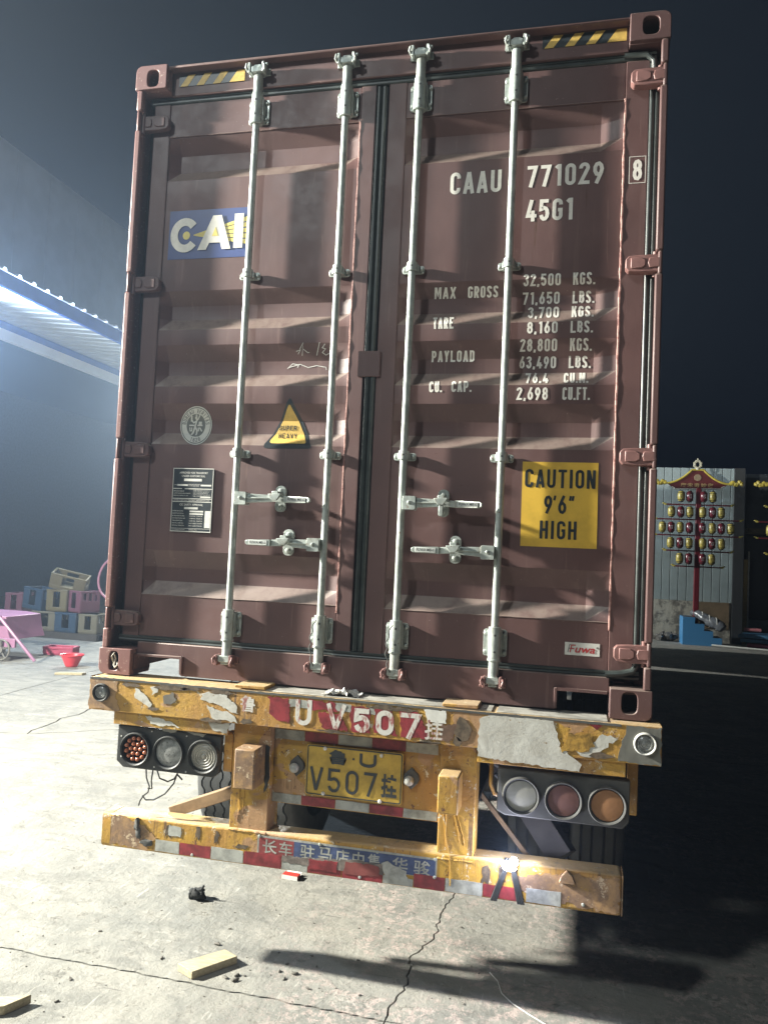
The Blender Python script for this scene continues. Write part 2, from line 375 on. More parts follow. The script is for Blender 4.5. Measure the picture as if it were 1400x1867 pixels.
def ribbon(mb, pts, closed, hw, y, f=None, mi=0):
    P = []
    for p in pts:
        if not P or (Vector(p)-P[-1]).length > 1e-5: P.append(Vector(p))
    if closed and (P[0]-P[-1]).length < 1e-5: P.pop()
    n = len(P); out = []
    for i in range(n):
        a = P[i-1] if (closed or i > 0) else None; b = P[(i+1) % n] if (closed or i < n-1) else None
        d0 = (P[i]-a).normalized() if a is not None and (P[i]-a).length > 1e-9 else None
        d1 = (b-P[i]).normalized() if b is not None and (b-P[i]).length > 1e-9 else None
        if d0 is None: d0 = d1
        if d1 is None: d1 = d0
        n0 = Vector((-d0.y, d0.x)); n1 = Vector((-d1.y, d1.x)); m = n0+n1
        if m.length < .2: m = n0
        m.normalize(); k = hw/max(.45, m.dot(n0)); out.append((P[i]+m*k, P[i]-m*k))
    vs = []
    for a, b in out:
        for q in (a, b):
            x, z = q; vs.append(f(x, z, y) if f else (x, y, z))
    m = n if closed else n-1
    mb.add(vs, [(2*i, 2*i+1, 2*((i+1) % n)+1, 2*((i+1) % n)) for i in range(m)], mi)
def stext(mb, s, x0, x1, z0, z1, y, stroke=None, gap=.30, mi=0, slant=0.0):
    H = z1-z0; stroke = stroke or .15*H; hw = stroke/2
    tot = sum(REL.get(c, 1.0) for c in s)+gap*(len(s)-1); u = (x1-x0)/tot; x = x0; k = 0
    for c in s:
        wc = REL.get(c, 1.0)*u
        for pts, cl in glyph(c, hw/H, wc/H):
            q = [(x+px*H+slant*pz*H, z0+pz*H) for px, pz in pts]
            ribbon(mb, q, cl, hw, y-.00012*(k % 4), None, mi); k += 1
        x += wc+gap*u
    return mb
_fc = bpy.data.curves.new('lettering_source', 'FONT'); _fo = bpy.data.objects.new('lettering_source', _fc); C.objects.link(_fo)
def ftext(mb, s, x0, x1, z0, z1, y, bold=0.0, shear=0.0, mi=0, keep=False, align='l'):
    _fc.body = s; _fc.offset = bold; _fc.shear = shear; _fc.resolution_u = 3
    _fo.update_tag(); bpy.context.view_layer.update()
    me = bpy.data.meshes.new_from_object(_fo.evaluated_get(bpy.context.evaluated_depsgraph_get()))
    if not me.vertices: return mb
    xs = [v.co.x for v in me.vertices]; ys = [v.co.y for v in me.vertices]
    ax, bx, ay, by = min(xs), max(xs), min(ys), max(ys)
    kz = (z1-z0)/max(1e-6, by-ay); kx = (x1-x0)/max(1e-6, bx-ax)
    if keep: kx = min(kx, kz)
    off = 0
    if keep and align == 'c': off = ((x1-x0)-(bx-ax)*kx)/2
    mb.add([(x0+off+(v.co.x-ax)*kx, y, z0+(v.co.y-ay)*kz) for v in me.vertices], [tuple(p.vertices) for p in me.polygons], mi)
    bpy.data.meshes.remove(me); return mb

# ------------------------------------------------------------------ the ground
ground = thing('ground', 'concrete yard of old cracked slabs', 'ground'); del ground['category']; ground['kind'] = 'structure'
g0 = obj('subsoil', MB().box(-250, 250, -120, 380, -.6, -.03), simple('dark_subsoil', (.09, .085, .075), .9), ground)
g0['kind'] = 'structure'
def wig(a, b, amp, step, seed):
    rnd = random.Random(seed); L = math.hypot(b[0]-a[0], b[1]-a[1]); k = max(1, int(L/step)); out = []
    nx, ny = -(b[1]-a[1])/L, (b[0]-a[0])/L; o = 0
    for i in range(k):
        if i: o = .6*o+rnd.uniform(-amp, amp)
        t = i/k; out.append((a[0]+(b[0]-a[0])*t+nx*o, a[1]+(b[1]-a[1])*t+ny*o))
    return out
def path(pts, amp, step, seed):
    out = []
    for i in range(len(pts)-1): out += wig(pts[i], pts[i+1], amp, step, seed*31+i)
    return out+[pts[-1]]
far = 60
J = path([(-5.55, -.15), (-3.2, -.145), (-1.53, -.147), (-.75, -.15), (.24, -.165)], .0050, .022, 3)
J2 = path([(.24, -.165), (6, -.16)], .003, .05, 4)
V = path([(.24, -.165), (.27, .15), (.235, .35), (.32, .65), (.30, .85), (.33, 1.1), (.29, 1.7), (.35, 2.6), (.30, 4.9)], .010, .022, 5)
K = path([(-5.55, 2.45), (-4.9, 2.9), (-4.24, 3.19), (-3.99, 3.25), (-3.31, 3.77), (-2.4, 4.1), (-1.0, 4.55), (.30, 4.9)], .02, .10, 6)
K2 = path([(-3.99, 3.25), (-4.13, 3.94), (-4.10, 4.30), (-4.30, 5.2), (-4.2, 9.0)], .03, .12, 7)
X = path([(-5.55, -.15), (-5.5, 2.45)], .004, .08, 8); X2 = path([(-5.55, 2.45), (-5.45, 4.68), (-5.6, 6.46), (-5.5, 9.0)], .006, .12, 9)
iK = min(range(len(K)), key=lambda i: abs(K[i][0]+3.99)+abs(K[i][1]-3.25)); K[iK] = K2[0]
def rv(p): return list(reversed(p))
slabs = [
  (J+rv([(-5.55, -4.0), (.24, -4.0)]), .0060),
  (J+V[1:]+rv(K)[1:]+rv(X)[1:-1], .0050),
  (rv(V)+[] + J2[1:]+[(6, 4.9)], .0035),
  (K[:iK+1]+K2[1:]+[(-5.5, 9.0)]+rv(X2)[1:-1], .009),
  (K[iK:]+[(.30, 9.0)]+rv(K2)[:-1], .009),
  ([(.30, 4.9), (6, 4.9), (6, 9), (.30, 9)], .004),
  (rv(J2)+[(.24, -4), (6, -4)], .0035),
  ([(-11.5, -4), (-5.55, -4)]+[(-5.55, -.15)]+[(-11.5, -.15)], .004),
  ([(-11.5, -.15)]+X+[(-11.5, 2.45)], .004),
  ([(-11.5, 2.45)]+X2+[(-11.5, 9)], .004),
]
for i in range(-10, 10):
    for j in range(-6, 10):
        x0 = -11.5+ (i)*5.9; x1 = x0+5.9; y0 = 9+j*6.5; y1 = y0+6.5
        if x1 > -11.6 and x0 < 6.0+.1 and y0 < 9-.1 and y1 > -4: 
            continue
        slabs.append(([(x0, y0), (x1, y0), (x1, y1), (x0, y1)], .004))
slabs.append(([(-11.5, -10.5), (6, -10.5), (6, -4), (-11.5, -4)], .004))
slabs.append(([(6, -10.5), (12.1, -10.5), (12.1, 9), (6, 9)], .004)) if False else None
def inset(poly, g):
    a = sum(poly[i-1][0]*poly[i][1]-poly[i][0]*poly[i-1][1] for i in range(len(poly)))
    if a < 0: poly = poly[::-1]
    n = len(poly); out = []
    for i in range(n):
        p, q, r = Vector(poly[i-1]), Vector(poly[i]), Vector(poly[(i+1) % n])
        d0 = (q-p).normalized() if (q-p).length > 1e-7 else (r-q).normalized(); d1 = (r-q).normalized() if (r-q).length > 1e-7 else d0
        m = Vector((-d0.y, d0.x))+Vector((-d1.y, d1.x)); m = m.normalized() if m.length > .1 else Vector((-d0.y, d0.x))
        out.append((q.x+m.x*g, q.y+m.y*g))
    return out
for poly, g in [s for s in slabs if s]:
    o = obj('concrete_slab', MB().prism_z(inset(poly, g), -.025, 0), M['conc'], ground, smooth=False)

# ------------------------------------------------------------------ the container
ZB = 1.22
cont = thing('shipping_container', 'maroon high-cube shipping container with four grey lock rods on its doors', 'shipping container', (0, 0, ZB))
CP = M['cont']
def casting(x0, x1, z0, z1, hx, hz, hw, hh, rc, flip):
    mb = MB(); n = 40
    def loop_sq():
        out = []
        for i in range(n):
            t = 2*PI*i/n; dx, dz = math.cos(t), math.sin(t); cx, cz = (x0+x1)/2, (z0+z1)/2; ax, az = (x1-x0)/2, (z1-z0)/2
            k = min(ax/max(1e-9, abs(dx)), az/max(1e-9, abs(dz))); x, z = cx+dx*k, cz+dz*k
            # rounded outer corner
            qx = x1 if flip > 0 else x0
            qz = z1 if rc > 0 else z0
            ccx = qx-flip*.03; ccz = qz-rc*.03
            if (x-ccx)*flip > 0 and (z-ccz)*rc > 0:
                v = Vector((x-ccx, z-ccz)); v.normalize(); x, z = ccx+v.x*.03, ccz+v.y*.03
            out.append((x, z))
        return out
    inner = []
    for i in range(n):
        t = 2*PI*i/n; ex = abs(math.cos(t))**.6*math.copysign(1, math.cos(t)); ez = abs(math.sin(t))**.6*math.copysign(1, math.sin(t))
        inner.append((hx+ex*hw/2, hz+ez*hh/2))
    mb.ringplate(loop_sq(), inner, -.004, .022)
    # hollow body behind the face plate: five walls
    t = .022
    mb.box(x0, x1, .022, .17, z0, z0+t); mb.box(x0, x1, .022, .17, z1-t, z1); mb.box(x0, x0+t, .022, .17, z0+t, z1-t)
    mb.box(x1-t, x1, .022, .17, z0+t, z1-t); mb.box(x0+t, x1-t, .15, .17, z0+t, z1-t)
    return obj('corner_casting', mb, M['fade_lit'] if x0 < 0 else CP, cont, .003)  # left castings paler: light from the facing lamp put into the colour
casting(-1.219, -1.057, 3.998, 4.116, -1.128, 4.050, .062, .082, 1, -1)
casting(1.057, 1.219, 3.998, 4.116, 1.141, 4.058, .066, .078, 1, 1)
casting(-1.219, -1.057, 1.220, 1.338, -1.143, 1.281, .050, .088, -1, -1)
casting(1.057, 1.219, 1.220, 1.338, 1.133, 1.286, .060, .084, -1, 1)
# corner posts: front lip in lengths with narrow necks at the hinges, and the inner return
HZ = [3.850, 3.062, 2.268, 1.477]
for s in (-1, 1):
    mb = MB(); zz = [3.998]
    for h in HZ: zz += [h+.048, h-.048]
    zz += [1.338]
    for i in range(0, len(zz), 2):
        if zz[i]-zz[i+1] > .01:
            a, b = (-1.209, -1.180) if s < 0 else (1.184, 1.213)
            mb.box(a, b, -.001, .03, zz[i+1], zz[i])
    for h in HZ:
        a, b = (-1.207, -1.192) if s < 0 else (1.194, 1.211)
        mb.box(a, b, .004, .03, h-.048, h+.048)
    mb.box(min(s*1.213, s*1.199), max(s*1.213, s*1.199), .03, .17, 1.338, 3.998)
    mb.box(min(s*1.199, s*1.155), max(s*1.199, s*1.155), .13, .17, 1.338, 3.998)
    obj('corner_post', mb, M['fade_lit'] if s < 0 else CP, cont, .006)  # left post painted paler for the lamp it faces, besides fading
obj('header_beam', MB().box(-1.057, 1.057, .052, .12, 3.985, 4.108).box(-1.057, 1.057, .004, .052, 4.097, 4.108), CP, cont, .004)
sill = MB().prism([(-.832, 1.228), (.852, 1.228), (.852, 1.312), (1.057, 1.312), (1.057, 1.372), (-1.057, 1.372), (-1.057, 1.312), (-.832, 1.312)], .050, .074)
sill.box(-.832, .852, .074, .14, 1.228, 1.24)
obj('door_sill', sill, CP, cont, .004)
for a, b in ((-1.05, -.832), (.852, 1.05)):
    obj('pocket_rim', MB().box(a, b, .036, .052, 1.306, 1.318).box(b if b < 0 else a-.012, b+.012 if b < 0 else a, .036, .052, 1.236, 1.318), CP, cont, .002)
for a, b in ((-.832, -.80), (.80, .852)): obj('tunnel_frame', MB().box(a, b, .14, .45, 1.225, 1.31), CP, cont)
# side walls, roof, floor, front
def corr_side(x, s):
    mb = MB(); y = .17; prof = []
    while y < 12.0:
        prof += [(y, 0), (y+.11, 0), (y+.18, .036), (y+.25, .036)]; y += .32
    prof.append((12.05, 0)); vs = []; fs = []
    for k, (yy, d) in enumerate(prof): vs += [(x-s*d, yy, 1.30), (x-s*d, yy, 4.05)]
    for k in range(len(prof)-1): fs.append((2*k, 2*k+2, 2*k+3, 2*k+1))
    mb.add(vs, fs); return mb
for s in (-1, 1):
    obj('side_wall', corr_side(s*1.205, s), CP, cont)
    obj('top_rail', MB().box(min(s*1.215, s*1.15), max(s*1.215, s*1.15), .17, 12.02, 4.03, 4.10), CP, cont)
    obj('bottom_rail', MB().box(min(s*1.215, s*1.12), max(s*1.215, s*1.12), .17, 12.02, 1.235, 1.38), CP, cont)
obj('roof_panel', MB().box(-1.15, 1.15, .12, 12.02, 4.08, 4.095), CP, cont)
obj('container_floor', MB().box(-1.12, 1.12, .15, 12.02, 1.345, 1.375), M['chassis'], cont)
obj('front_wall', MB().box(-1.2, 1.2, 12.02, 12.19, 1.22, 4.116), CP, cont)

# door leaves
REC = [(3.785, 3.715, 3.632, 3.575), (3.034, 2.972, 2.906, 2.846), (2.773, 2.700, 2.636, 2.575), (2.494, 2.420, 2.358, 2.300), (1.800, 1.720, 1.655, 1.593)]
PY, DEP, END, ENR = .075, .042, .048, .095
PAN = {'L': (-1.066, -.108), 'R': (.104, 1.050)}
def zfrac(z):
    for a, b, c, d in REC:
        if d < z < a:
            if z > b: return (a-z)/(a-b)
            if z < c: return (z-d)/(c-d)
            return 1.0
    return 0.0
def door_y(x, z):
    if z < 1.5905 or z > 3.7905: return .072
    for xl, xr in PAN.values():
        if xl <= x <= xr:
            return PY+DEP*min(zfrac(z), max(0, min(1, (x-xl)/END, (xr-x)/ENR)))
    return .068
def conform(mb):
    me = bpy.data.meshes.new('decal'); me.from_pydata(mb.v, [], mb.f)
    bm = bmesh.new(); bm.from_mesh(me); bpy.data.meshes.remove(me)
    ml = bm.faces.layers.int.new('mi')
    for f, i in zip(bm.faces, mb.mi): f[ml] = i
    bmesh.ops.triangulate(bm, faces=list(bm.faces))
    for v in bm.verts:      # positions were measured on one flat plane: carry them over to the stepped surface
        x, z = v.co.x, v.co.z; px_, pz_ = x, z
        for _ in range(4):
            k = (3.3196+door_y(px_, pz_))/(3.3196+.0775); px_, pz_ = .8967+(x-.8967)*k, 1.8306+(z-1.8306)*k
        v.co.x, v.co.z = px_, pz_
    zmin = min(v.co.z for v in bm.verts); zmax = max(v.co.z for v in bm.verts)
    for r in REC:
        for z in r:
            if zmin < z < zmax:
                bmesh.ops.bisect_plane(bm, geom=list(bm.verts)+list(bm.edges)+list(bm.faces), plane_co=(0, 0, z), plane_no=(0, 0, 1))
    bm.verts.index_update(); out = MB()
    out.v = [(v.co.x, door_y(v.co.x, v.co.z)+v.co.y, v.co.z) for v in bm.verts]
    out.f = [tuple(v.index for v in f.verts) for f in bm.faces]; out.mi = [f[ml] for f in bm.faces]
    bm.free(); return out
leaf = {}
for k, (xl, xr) in PAN.items():
    if k == 'L': fx0, fx1, gx = -1.150, xr+.0, -.040
    else: fx0, fx1, gx = .040, 1.146, None
    d = thing('door_leaf', '', ''); del d['label']; del d['category']; d.parent = cont; d.matrix_parent_inverse = Matrix.Translation((0, 0, -ZB))
    leaf[k] = d
    zs = sorted({1.592, 3.792} | {z for r in REC for z in r}); xs = [xl, xl+END, xr-ENR, xr]
    vs = [(x, PY+DEP*min(zfrac(z) if not any(abs(z-q) < 1e-9 for r in REC for q in (r[0], r[3])) else 0, max(0, min(1, (x-xl)/END, (xr-x)/ENR))), z) for z in zs for x in xs]
    for r in REC:
        for q in (r[1], r[2]):
            i = zs.index(q)
            for j, x in enumerate(xs): vs[i*4+j] = (x, PY+DEP*(1 if j in (1, 2) else 0), q)
    fs = [(i*4+j, i*4+j+1, (i+1)*4+j+1, (i+1)*4+j) for i in range(len(zs)-1) for j in range(3)]
    pm = MB().add(vs, fs)
    bx = [xl, xr]
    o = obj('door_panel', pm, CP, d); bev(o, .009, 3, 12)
    ox0, ox1 = (-1.150, -.038) if k == 'L' else (.022, 1.146)
    fr = MB().box(ox0, xl-.0005, .068, .125, 1.392, 3.955).box(xr+.0005, ox1, .068, .125, 1.392, 3.955)
    fr.box(xl, xr, .072, .125, 3.790, 3.955).box(xl, xr, .072, .125, 1.392, 1.5905)
    obj('door_frame', fr, CP, d, .003)
    xe = xr+.001
    rnd = random.Random(3 if k == 'L' else 4)
    pts = [(xe+rnd.uniform(-.0012, .0012), .070+rnd.uniform(-.001, .001), 1.56+(3.795-1.56)*i/60) for i in range(61)]
    obj('weld_seam', MB().tube(pts, [.0045+rnd.uniform(-.0012, .0014) for _ in pts], 6), M['weld_lit'], d)  # paler than the other seams: the light this edge catches is painted in
    pts = [(xl-.001, .071, 1.56+(3.79-1.56)*i/20) for i in range(21)]
    obj('weld_seam', MB().tube(pts, .0028, 6), CP, d)
    for z in (1.591, 3.791):
        pts = [(xl+(xr-xl)*i/40, .0725, z+rnd.uniform(-.0008, .0008)) for i in range(41)]
        obj('weld_seam', MB().tube(pts, .0032, 6), CP, d)
# gaskets
def gasket(x0, x1, z0, z1, vertical):
    mb = MB()
    if vertical:
        w = x1-x0; mb.box(x0, x1, .074, .10, z0, z1)
        for q, rr in ((.25, .26), (.72, .24)): mb.tube([(x0+w*q, .074, z0), (x0+w*q, .074, z1)], w*rr, 10)
    else:
        w = z1-z0; mb.box(x0, x1, .076, .10, z0, z1)
        for q, rr in ((.3, .28), (.75, .22)): mb.tube([(x0, .074, z0+w*q), (x1, .074, z0+w*q)], w*rr, 10)
    return mb
obj('door_gasket', gasket(-.030, .020, 1.40, 2.612, True), M['rubber'], cont)
obj('door_gasket', gasket(-.036, .014, 2.728, 3.945, True), M['rubber'], cont)
obj('door_gasket', gasket(1.146, 1.188, 1.42, 3.94, True), M['rubber'], cont)
obj('door_gasket', gasket(-1.17, 1.17, 3.952, 3.992, False), M['rubber'], cont)
obj('door_gasket', gasket(-1.17, 1.17, 1.366, 1.400, False), M['rubber'], cont)
obj('gasket_corner', MB().tube([(1.04, .055, 1.386), (1.10, .052, 1.392), (1.145, .052, 1.405), (1.165, .055, 1.44), (1.166, .06, 1.50)], .014, 10), M['rubber'], cont)
obj('gasket_corner', MB().tube([(1.04, .06, 3.974), (1.13, .055, 3.970), (1.16, .055, 3.94), (1.166, .06, 3.86)], .012, 10), M['rubber'], cont)
obj('meeting_plate', MB().prism(rrect(-.062, .040, 2.612, 2.728, .004, 2), .056, .074), CP, cont, .003)
obj('dark_backing', MB().box(-1.2, 1.2, .125, .13, 1.36, 4.0), M['chassis'], cont)
obj('cable_loop', MB().tube([(-1.150, .02, 1.255), (-1.152, -.004, 1.30), (-1.146, .0, 1.318), (-1.140, .01, 1.29), (-1.142, .0, 1.262), (-1.132, -.006, 1.252), (-1.124, .0, 1.262), (-1.13, .01, 1.275)], .0045, 6), simple('pale_cable', (.50, .47, .40), .5), cont)
# hinges
for s in (-1, 1):
    for h in HZ:
        mb = MB(); a, b = (1.068, 1.205) if s > 0 else (1.052, 1.178); hy = 0 if s > 0 else .022
        out = [(a+.012, h-.031), (a+.05, h-.036), (b, h-.036), (b, h+.036), (a+.05, h+.034), (a+.012, h+.031), (a, h+.018), (a, h-.018)]
        mb.prism([(s*x, z) for x, z in out], .010+hy, .055+hy*.4)
        mb.prism([(s*x, z) for x, z in [(a+.02, h-.022), (a+.062, h-.022), (a+.078, h-.012), (a+.078, h+.012), (a+.062, h+.022), (a+.02, h+.022)]], .004+hy, .012+hy)
        mb.prism([(s*x, z) for x, z in [(a+.092, h-.020), (b-.004, h-.020), (b-.004, h+.020), (a+.092, h+.020), (a+.086, h)]], .004+hy, .012+hy)
        hg = obj('hinge', mb, M['pink_hinge'] if s > 0 else CP, cont, .003)
        obj('hinge_pin', MB().tube([(s*1.185, .035, h-.052), (s*1.185, .035, h+.052)], .010, 12), M['pink_hinge'] if s > 0 else CP, cont)

# lock rods
GV = M['galv']
def bolt(mb, x, y, z, r=.008): mb.lathe([(r*1.5, 0), (r*1.5, -.002), (r, -.003), (r*.98, -.009), (r*.6, -.010), (0, -.010)], (x, y, z), 'y', 6)
def handle(x0, x1, z, hx):   # x0 = hub side, x1 = tip
    s = 1 if x1 > x0 else -1
    L = abs(x1-x0)
    P = lambda q: x0+s*q
    def seg(mb, a, b, z0a, z1a, z0b, z1b, y0, y1):
        xs = sorted([(P(a), z0a, z1a), (P(b), z0b, z1b)])
        (xa, a0, a1), (xb, b0, b1) = xs
        mb.hexa([(xa, y0, a0), (xb, y0, b0), (xb, y1, b0), (xa, y1, a0), (xa, y0, a1), (xb, y0, b1), (xb, y1, b1), (xa, y1, a1)])
    bar = MB(); seg(bar, .05, L*.50, z-.022, z+.020, z-.014, z+.016, -.002, .012)
    seg(bar, L*.50, L*.66, z-.013, z+.015, z-.016, z+.012, -.004, .010)
    seg(bar, L*.66, L*.97, z-.017, z+.013, z-.015, z+.009, -.016, .006)
    seg(bar, L*.97, L, z-.015, z+.009, z-.009, z+.004, -.016, .006)
    seg(bar, .06, L*.48, z-.003, z+.004, z-.001, z+.006, -.008, 0)
    return bar
RODS = [(-.600, 'R', 2.052), (-.168, 'L', 1.857), (.172, 'R', 2.054), (.592, 'L', 1.857)]
rod_objs = []
for i, (x, side, hz) in enumerate(RODS):
    t = obj('lock_rod', MB().tube([(x, .03, 1.345), (x, .03, 4.035)], .0158, 20), GV, cont)
    # cams top and bottom with keepers
    for zc, up in ((4.030, 1), (1.345, -1)):
        mb = MB(); q = zc+up*.022
        mb.tube([(x, .03, zc-up*.09), (x, .03, zc+up*.01)], .0215, 16)
        mb.prism(rrect(x-.026, x+.026, min(zc+up*.002, zc+up*.030), max(zc+up*.002, zc+up*.030), .006, 2), -.004, .052)
        mb.prism(rrect(x-.018, x+.018, min(zc+up*.030, zc+up*.042), max(zc+up*.030, zc+up*.042), .004, 2), .006, .040)
        obj('cam_end', mb, GV, t, .002)
        kb = MB()
        for dx, sg in ((-.040, -1), (.040, 1)):
            kb.prism(rrect(min(x+dx, x+dx+sg*-.012), max(x+dx, x+dx+sg*-.012), q-.024, q+.024, .003, 2), -.010, .034)
            kb.tube([(x+dx, .0, q-.018*up), (x+dx+sg*.006, -.016, q-.006*up), (x+dx, -.020, q+.012*up)], .006, 8)
            kb.box(x+dx-.014, x+dx+.014, -.002, .010, q+up*.016-.005, q+up*.016+.005)
        kb.box(x-.052, x+.052, .040, .050, q-.016, q+.016)
        obj('cam_keeper', kb, M['fade_lit'] if up < 0 else GV, cont, .002)
    for z0, z1 in ((3.812, 3.928), (1.424, 1.536)):
        mb = MB(); mb.prism(rrect(x-.049, x+.049, z0, z1, .010, 3), .058, .068)
        zc = (z0+z1)/2
        mb.prism(rrect(x-.030, x+.030, z0+.002, z1-.002, .003, 2), .030, .058)
        mb.tube([(x, .03, z0-.012), (x, .03, z1+.012)], .0262, 20)
        mb.tube([(x, .03, z0-.016), (x, .03, z0-.008)], .0285, 20); 
        for dx in (-.039, .039):
            for dz in (-.038, .038): bolt(mb, x+dx, .058, zc+dz, .0072)
        obj('rod_bracket', mb, GV, t, .0015)
        hb = MB()
        for dz in (-.034, .034): hb.tube([(x+.004, .0032, zc+dz), (x+.004, .004, zc+dz)], .005, 10)
        obj('pin_hole', hb, M['black'], t)
    for zc in (3.086, 2.256):
        mb = MB(); mb.prism(rrect(x-.049, x+.049, zc-.017, zc+.017, .010, 3), .056, .068)
        mb.prism(rrect(x-.028, x+.028, zc-.015, zc+.015, .003, 2), .030, .056); mb.tube([(x, .03, zc-.016), (x, .03, zc+.022)], .0235, 20)
        for dx in (-.039, .039): bolt(mb, x+dx, .056, zc, .007)
        obj('rod_clamp', mb, GV, t, .0015)
        obj('pin_hole', MB().tube([(x+.003, .0058, zc+.004), (x+.003, .0070, zc+.004)], .0045, 10), M['black'], t)
    # handle with hub, bar, catch
    sg = 1 if side == 'R' else -1
    x0 = x+sg*.012; x1 = {0: -.231, 1: -.521, 2: .523, 3: .231}[i]
    hub = MB(); a, b = sorted((x+sg*.012, x+sg*.068))
    hub.prism(rrect(a, b, hz-.031, hz+.027, .006, 3), -.012, .040); bolt(hub, (a+b)/2, -.012, hz, .006)
    obj('handle_hub', hub, GV, t, .002)
    obj('handle_bar', handle(x0, x1, hz, None), GV, t, .002)
    gr = MB(); g0_, g1_ = sorted((x0+(x1-x0)*.70, x0+(x1-x0)*.95))
    gr.box(g0_, g1_, -.0176, -.016, hz-.013, hz+.008)
    gp = obj('handle_grip_plate', gr, simple('stamped_plate_steel', (.66, .69, .66), .4, .2), t, .001)
    tm = MB(); ftext(tm, 'FUWA MB-6', g0_+.006, g1_-.006, hz-.008, hz+.004, -.0182, .01); obj('stamped_mark', tm, M['ink'], t)
    cx = {0: -.391, 1: -.342, 2: .350, 3: .410}[i]
    cb = MB(); cz = hz+.003
    cb.prism(rrect(cx-.024, cx+.024, cz-.058, cz-.004, .022, 5), .050, .067); cb.prism(rrect(cx-.024, cx+.024, cz+.004, cz+.060, .022, 5), .050, .067)
    cb.box(cx-.022, cx+.022, .052, .066, cz-.012, cz+.012)
    bolt(cb, cx, .050, cz+.036, .0095); bolt(cb, cx, .050, cz-.036, .0095)
    obj('handle_catch', cb, GV, cont, .002)
    lb = MB(); lb.prism([(cx-.030, cz+.016), (cx+.030, cz+.020), (cx+.022, cz+.004), (cx+.010, cz-.012), (cx-.012, cz-.012), (cx-.024, cz+.004)], -.030, -.012)
    lb.box(cx-.014, cx+.014, -.022, .052, cz+.016, cz+.030)
    if i == 2: lb.prism(rrect(cx-.007, cx+.011, cz-.058, cz-.012, .005, 3), -.026, -.010)
    obj('catch_latch', lb, GV, cont, .002)
    rod_objs.append(t)
# seal wire twisted round the second and third rods near the bottom
for x, sd in ((-.168, 1), (.172, 2)):
    rnd = random.Random(sd); pts = []
    for k in range(60):
        q = k/59; a = q*26
        pts.append((x-.012-.018*math.sin(q*3.0)+.004*math.cos(a), -.006+.004*math.sin(a), 1.53-.20*q))
    obj('seal_wire', MB().tube(pts, .0028, 6), M['dusty'], cont)

# --- lettering and stickers on the doors
LET = M['letter']
def decal(name, mb, mat, par, bold=None): return obj(name, conform(mb), mat, par, smooth=False)
RL, LL = leaf['R'], leaf['L']
def line(s, x0, x1, z0, z1, st=None): decal('lettering', stext(MB(), s, x0, x1, z0, z1, -.0016, st or .0085*((z1-z0)/.05)), LET, RL)
line('CAAU', .317, .541, 3.427, 3.526, .0155)
line('771029', .652, .971, 3.438, 3.533, .0155)
line('45G1', .652, .850, 3.287, 3.382, .0155)
b8 = MB(); stext(b8, '8', 1.088, 1.126, 3.440, 3.530, -.002, .0145)
for a, b, c, d in ((1.073, 1.140, 3.428, 3.4305), (1.073, 1.140, 3.5415, 3.544), (1.073, 1.0755, 3.4305, 3.5415), (1.1375, 1.140, 3.4305, 3.5415)):
    b8.add([(a, -.002, c), (b, -.002, c), (b, -.002, d), (a, -.002, d)], [(0, 1, 2, 3)])
decal('lettering', b8, LET, RL)
line('MAX', .268, .362, 2.959, 3.011, .0085); line('GROSS', .415, .546, 2.959, 3.011, .0085)
line('TARE', .267, .358, 2.826, 2.877, .0085); line('PAYLOAD', .267, .455, 2.678, 2.728, .0085)
line('CU.', .262, .318, 2.545, 2.593, .0085); line('CAP.', .360, .447, 2.546, 2.594, .0085)
for s, u, x0, x1, ux0, ux1, z0, z1 in (('32,500', 'KGS.', .652, .809, .860, .950, 3.003, 3.056), ('71,650', 'LBS.', .652, .807, .860, .949, 2.923, 2.976),
    ('3,700', 'KGS.', .676, .806, .858, .948, 2.864, 2.911), ('8,160', 'LBS.', .675, .803, .856, .947, 2.797, 2.848), ('28,800', 'KGS.', .648, .803, .856, .945, 2.719, 2.774),
    ('63,490', 'LBS.', .648, .801, .853, .943, 2.646, 2.698), ('76.4', 'CU.M.', .676, .771, .835, .935, 2.583, 2.626), ('2,698', 'CU.FT.', .641, .772, .832, .943, 2.511, 2.565)):
    line(s, x0, x1, z0, z1, .0085); line(u, ux0, ux1, z0, z1, .0085)
# caution sticker
decal('caution_sticker', MB().prism([(.680, 1.890), (.991, 1.890), (.988, 2.247), (.678, 2.247)], -.0015, -.0005), M['stk_yellow'], RL)
cm = MB(); stext(cm, 'CAUTION', .690, .978, 2.138, 2.216, -.003, .0115, .30); stext(cm, '9', .772, .806, 2.030, 2.106, -.003, .0115); stext(cm, "'", .808, .822, 2.030, 2.106, -.003, .009)
stext(cm, '6', .830, .864, 2.030, 2.106, -.003, .0115); stext(cm, '"', .868, .900, 2.030, 2.106, -.003, .009); stext(cm, 'HIGH', .758, .908, 1.924, 2.000, -.003, .0115, .34)
decal('sticker_lettering', cm, M['stk_black'], RL)
# maker sticker
decal('maker_sticker', MB().prism([(.877, 1.450), (1.016, 1.450), (1.016, 1.502), (.877, 1.502)], -.0015, -.0005), M['stk_white'], RL)
fm = MB(); ftext(fm, 'uwa', .918, .998, 1.461, 1.482, -.003, .02, .25)
stext(fm, 'F', .896, .914, 1.461, 1.493, -.003, .0042, slant=.2); decal('sticker_lettering', fm, M['red'], RL)
decal('sticker_lettering', stext(MB(), 'F', .888, .905, 1.461, 1.493, -.0026, .003, slant=.2), M['stk_grey'], RL)
decal('sticker_lettering', MB().prism(ell(1.006, 1.485, .004, .004, 12), -.003, -.002), M['stk_grey'], RL)
